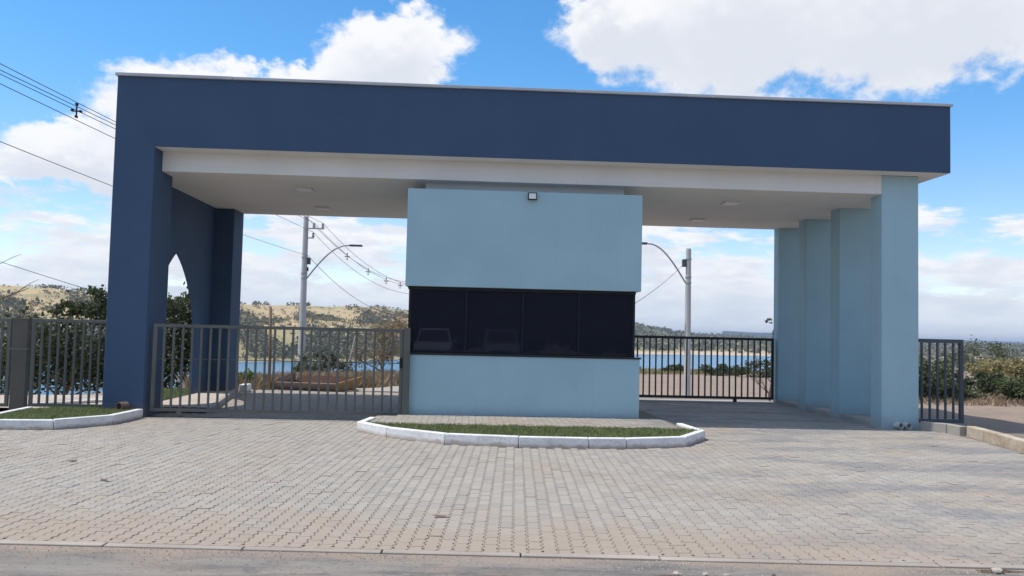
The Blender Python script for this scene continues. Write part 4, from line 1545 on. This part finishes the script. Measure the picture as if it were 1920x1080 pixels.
# ------------------------------------------------------------------ what the booth window mirrors: parked vehicles and an unseen wood added to block sky from it
paint('car_white', (.70, .70, .69), .35, .03, 5, 0, spec=.5)
paint('car_silver', (.33, .34, .36), .35, .03, 5, 0, spec=.5)
paint('tyre', (.02, .02, .02), .9, .1)


def vehicle(name, label, cat, loc, m, pickup):
    """front towards +Y; sections lofted along the length"""
    root = tag(empty(name, loc), label, cat)
    # (y, half width, z_low, z_high)
    body = [(2.35, .72, .42, .74), (2.28, .84, .34, .86), (1.9, .90, .30, .98), (1.0, .92, .28, 1.06), (-1.2, .92, .28, 1.04), (-2.2, .90, .32, 1.02), (-2.4, .84, .42, .96)]
    b_ = MB()
    V_, F_ = [], []
    for y, hw_, z0, z1 in body:
        V_ += [(-hw_ + .06, y, z0), (hw_ - .06, y, z0), (hw_, y, (z0 + z1) / 2), (hw_ - .05, y, z1), (-hw_ + .05, y, z1), (-hw_, y, (z0 + z1) / 2)]
    for i in range(len(body) - 1):
        for k in range(6):
            F_.append((i * 6 + k, i * 6 + (k + 1) % 6, (i + 1) * 6 + (k + 1) % 6, (i + 1) * 6 + k))
    F_ += [tuple(range(6)), tuple(range(6 * (len(body) - 1), 6 * len(body)))]
    b_.add(V_, F_).build('body', m, root, .02)
    ye = -.75 if pickup else -2.15
    cab = [(1.05, .80, 1.03, 1.07), (.30, .66, 1.03, 1.72), (ye + .25, .66, 1.03, 1.74), (ye, .78, 1.03, 1.08)]
    V_, F_ = [], []
    for y, hw_, z0, z1 in cab:
        V_ += [(-.84, y, z0), (.84, y, z0), (hw_, y, z1), (-hw_, y, z1)]
    for i in range(3):
        for k in range(4):
            F_.append((i * 4 + k, i * 4 + (k + 1) % 4, (i + 1) * 4 + (k + 1) % 4, (i + 1) * 4 + k))
    F_ += [(0, 1, 2, 3), (12, 13, 14, 15)]
    cb = MB().add(V_, F_).build('cabin', m, root, .015)
    MB().add([(-.74, .985, 1.14), (.74, .985, 1.14), (.60, .385, 1.66), (-.60, .385, 1.66), (-.74, .965, 1.12), (.74, .965, 1.12), (.60, .365, 1.64), (-.60, .365, 1.64)],
             [(0, 1, 2, 3), (7, 6, 5, 4), (0, 4, 5, 1), (1, 5, 6, 2), (2, 6, 7, 3), (3, 7, 4, 0)]).build('windscreen', 'granite', cb)
    for sx in (-1, 1):
        MB().add([(sx * .835, .75, 1.12), (sx * .835, ye + .15, 1.12), (sx * .70, ye + .28, 1.62), (sx * .70, .34, 1.62), (sx * .80, .75, 1.12), (sx * .80, ye + .15, 1.12), (sx * .66, ye + .28, 1.62), (sx * .66, .34, 1.62)],
                 [(0, 1, 2, 3), (7, 6, 5, 4), (0, 4, 5, 1), (1, 5, 6, 2), (2, 6, 7, 3), (3, 7, 4, 0)]).build('side_window', 'granite', cb)
        MB().box(sx * .62 - .17, sx * .62 + .17, 2.20, 2.345, .66, .80).build('headlight', 'diffuser', root, .02)
        MB().box(sx * .99 - .08, sx * .99 + .08, .80, .90, 1.10, 1.24).build('mirror', m, root, .02)
        for yw in (1.45, -1.45):
            wh = MB().tube([(sx * .94, yw, .34), (sx * .72, yw, .34)], .34, 20).build('wheel', 'tyre', root)
            MB().tube([(sx * .945, yw, .34), (sx * .90, yw, .34)], .20, 14).build('rim', 'galvanised', wh)
    MB().box(-.42, .42, 2.30, 2.36, .56, .76).build('grille', 'black_plastic', root, .01)
    MB().box(-.86, .86, 2.26, 2.42, .34, .50).build('bumper', 'slate_metal', root, .03)
    if pickup:
        MB().box(-.78, .78, -2.3, -.85, 1.02, 1.05).build('bed_cover', 'black_plastic', root)
    else:
        MB().box(-.55, .55, ye + .4, .2, 1.76, 1.80).build('roof_rack', 'black_metal', root)
    return root


v1 = vehicle('parked_pickup', 'white pickup mirrored in the left pane of the booth window', 'pickup', (-2.05, -24.5, .0), 'car_white', True)
v2 = vehicle('parked_car', 'silver car mirrored in the middle of the booth window', 'car', (1.1, -25.5, .0), 'car_silver', False)
for v_ in (v1, v2):
    v_.location.z = -.05
r_ = np.random.default_rng(77)
nt_ = 80
tx = np.linspace(-60, 60, nt_) + r_.normal(0, .8, nt_); ty_ = -40 + r_.normal(0, 3, nt_); th_ = r_.uniform(5.0, 7.0, nt_)
cl = []
for x, y, h in zip(tx, ty_, th_):
    k = 620
    d_ = r_.normal(size=(k, 3)); d_ /= np.linalg.norm(d_, axis=1, keepdims=True)
    d_ *= r_.uniform(.35, 1, (k, 1)) * np.array([2.3, 2.0, h * .5])
    cl.append(d_ + np.array([x, y, h * .52]))
cl = np.concatenate(cl)
tag(link('sky_blocking_wood', quads_mesh('sky_blocking_wood', leaf_quads(cl, r_.uniform(.6, 1.2, len(cl)), r_)), 'leaf_dark'), 'unseen wood added across the road to darken the booth window reflection', 'wood', kind='stuff')

# ------------------------------------------------------------------ haze
mt = bpy.data.materials.new('haze_air')
mt.use_nodes = True
t = NT(mt.node_tree)
t.n.remove(t.n['Principled BSDF'])
pv = t.new('ShaderNodeVolumePrincipled')
pv.inputs['Color'].default_value = (.62, .76, 1.0, 1)
pv.inputs['Density'].default_value = 1.5e-4
pv.inputs['Anisotropy'].default_value = 0.2
t.l.new(pv.outputs[0], t.n['Material Output'].inputs['Volume'])
MATS['haze_air'] = mt
HAZE = True
if HAZE:
    hz_o = box('haze', 'haze_air', -11000, 11000, -3200, 11000, -30, 60)
    tag(hz_o, 'thin pale haze lying over the whole landscape', 'haze', kind='stuff')
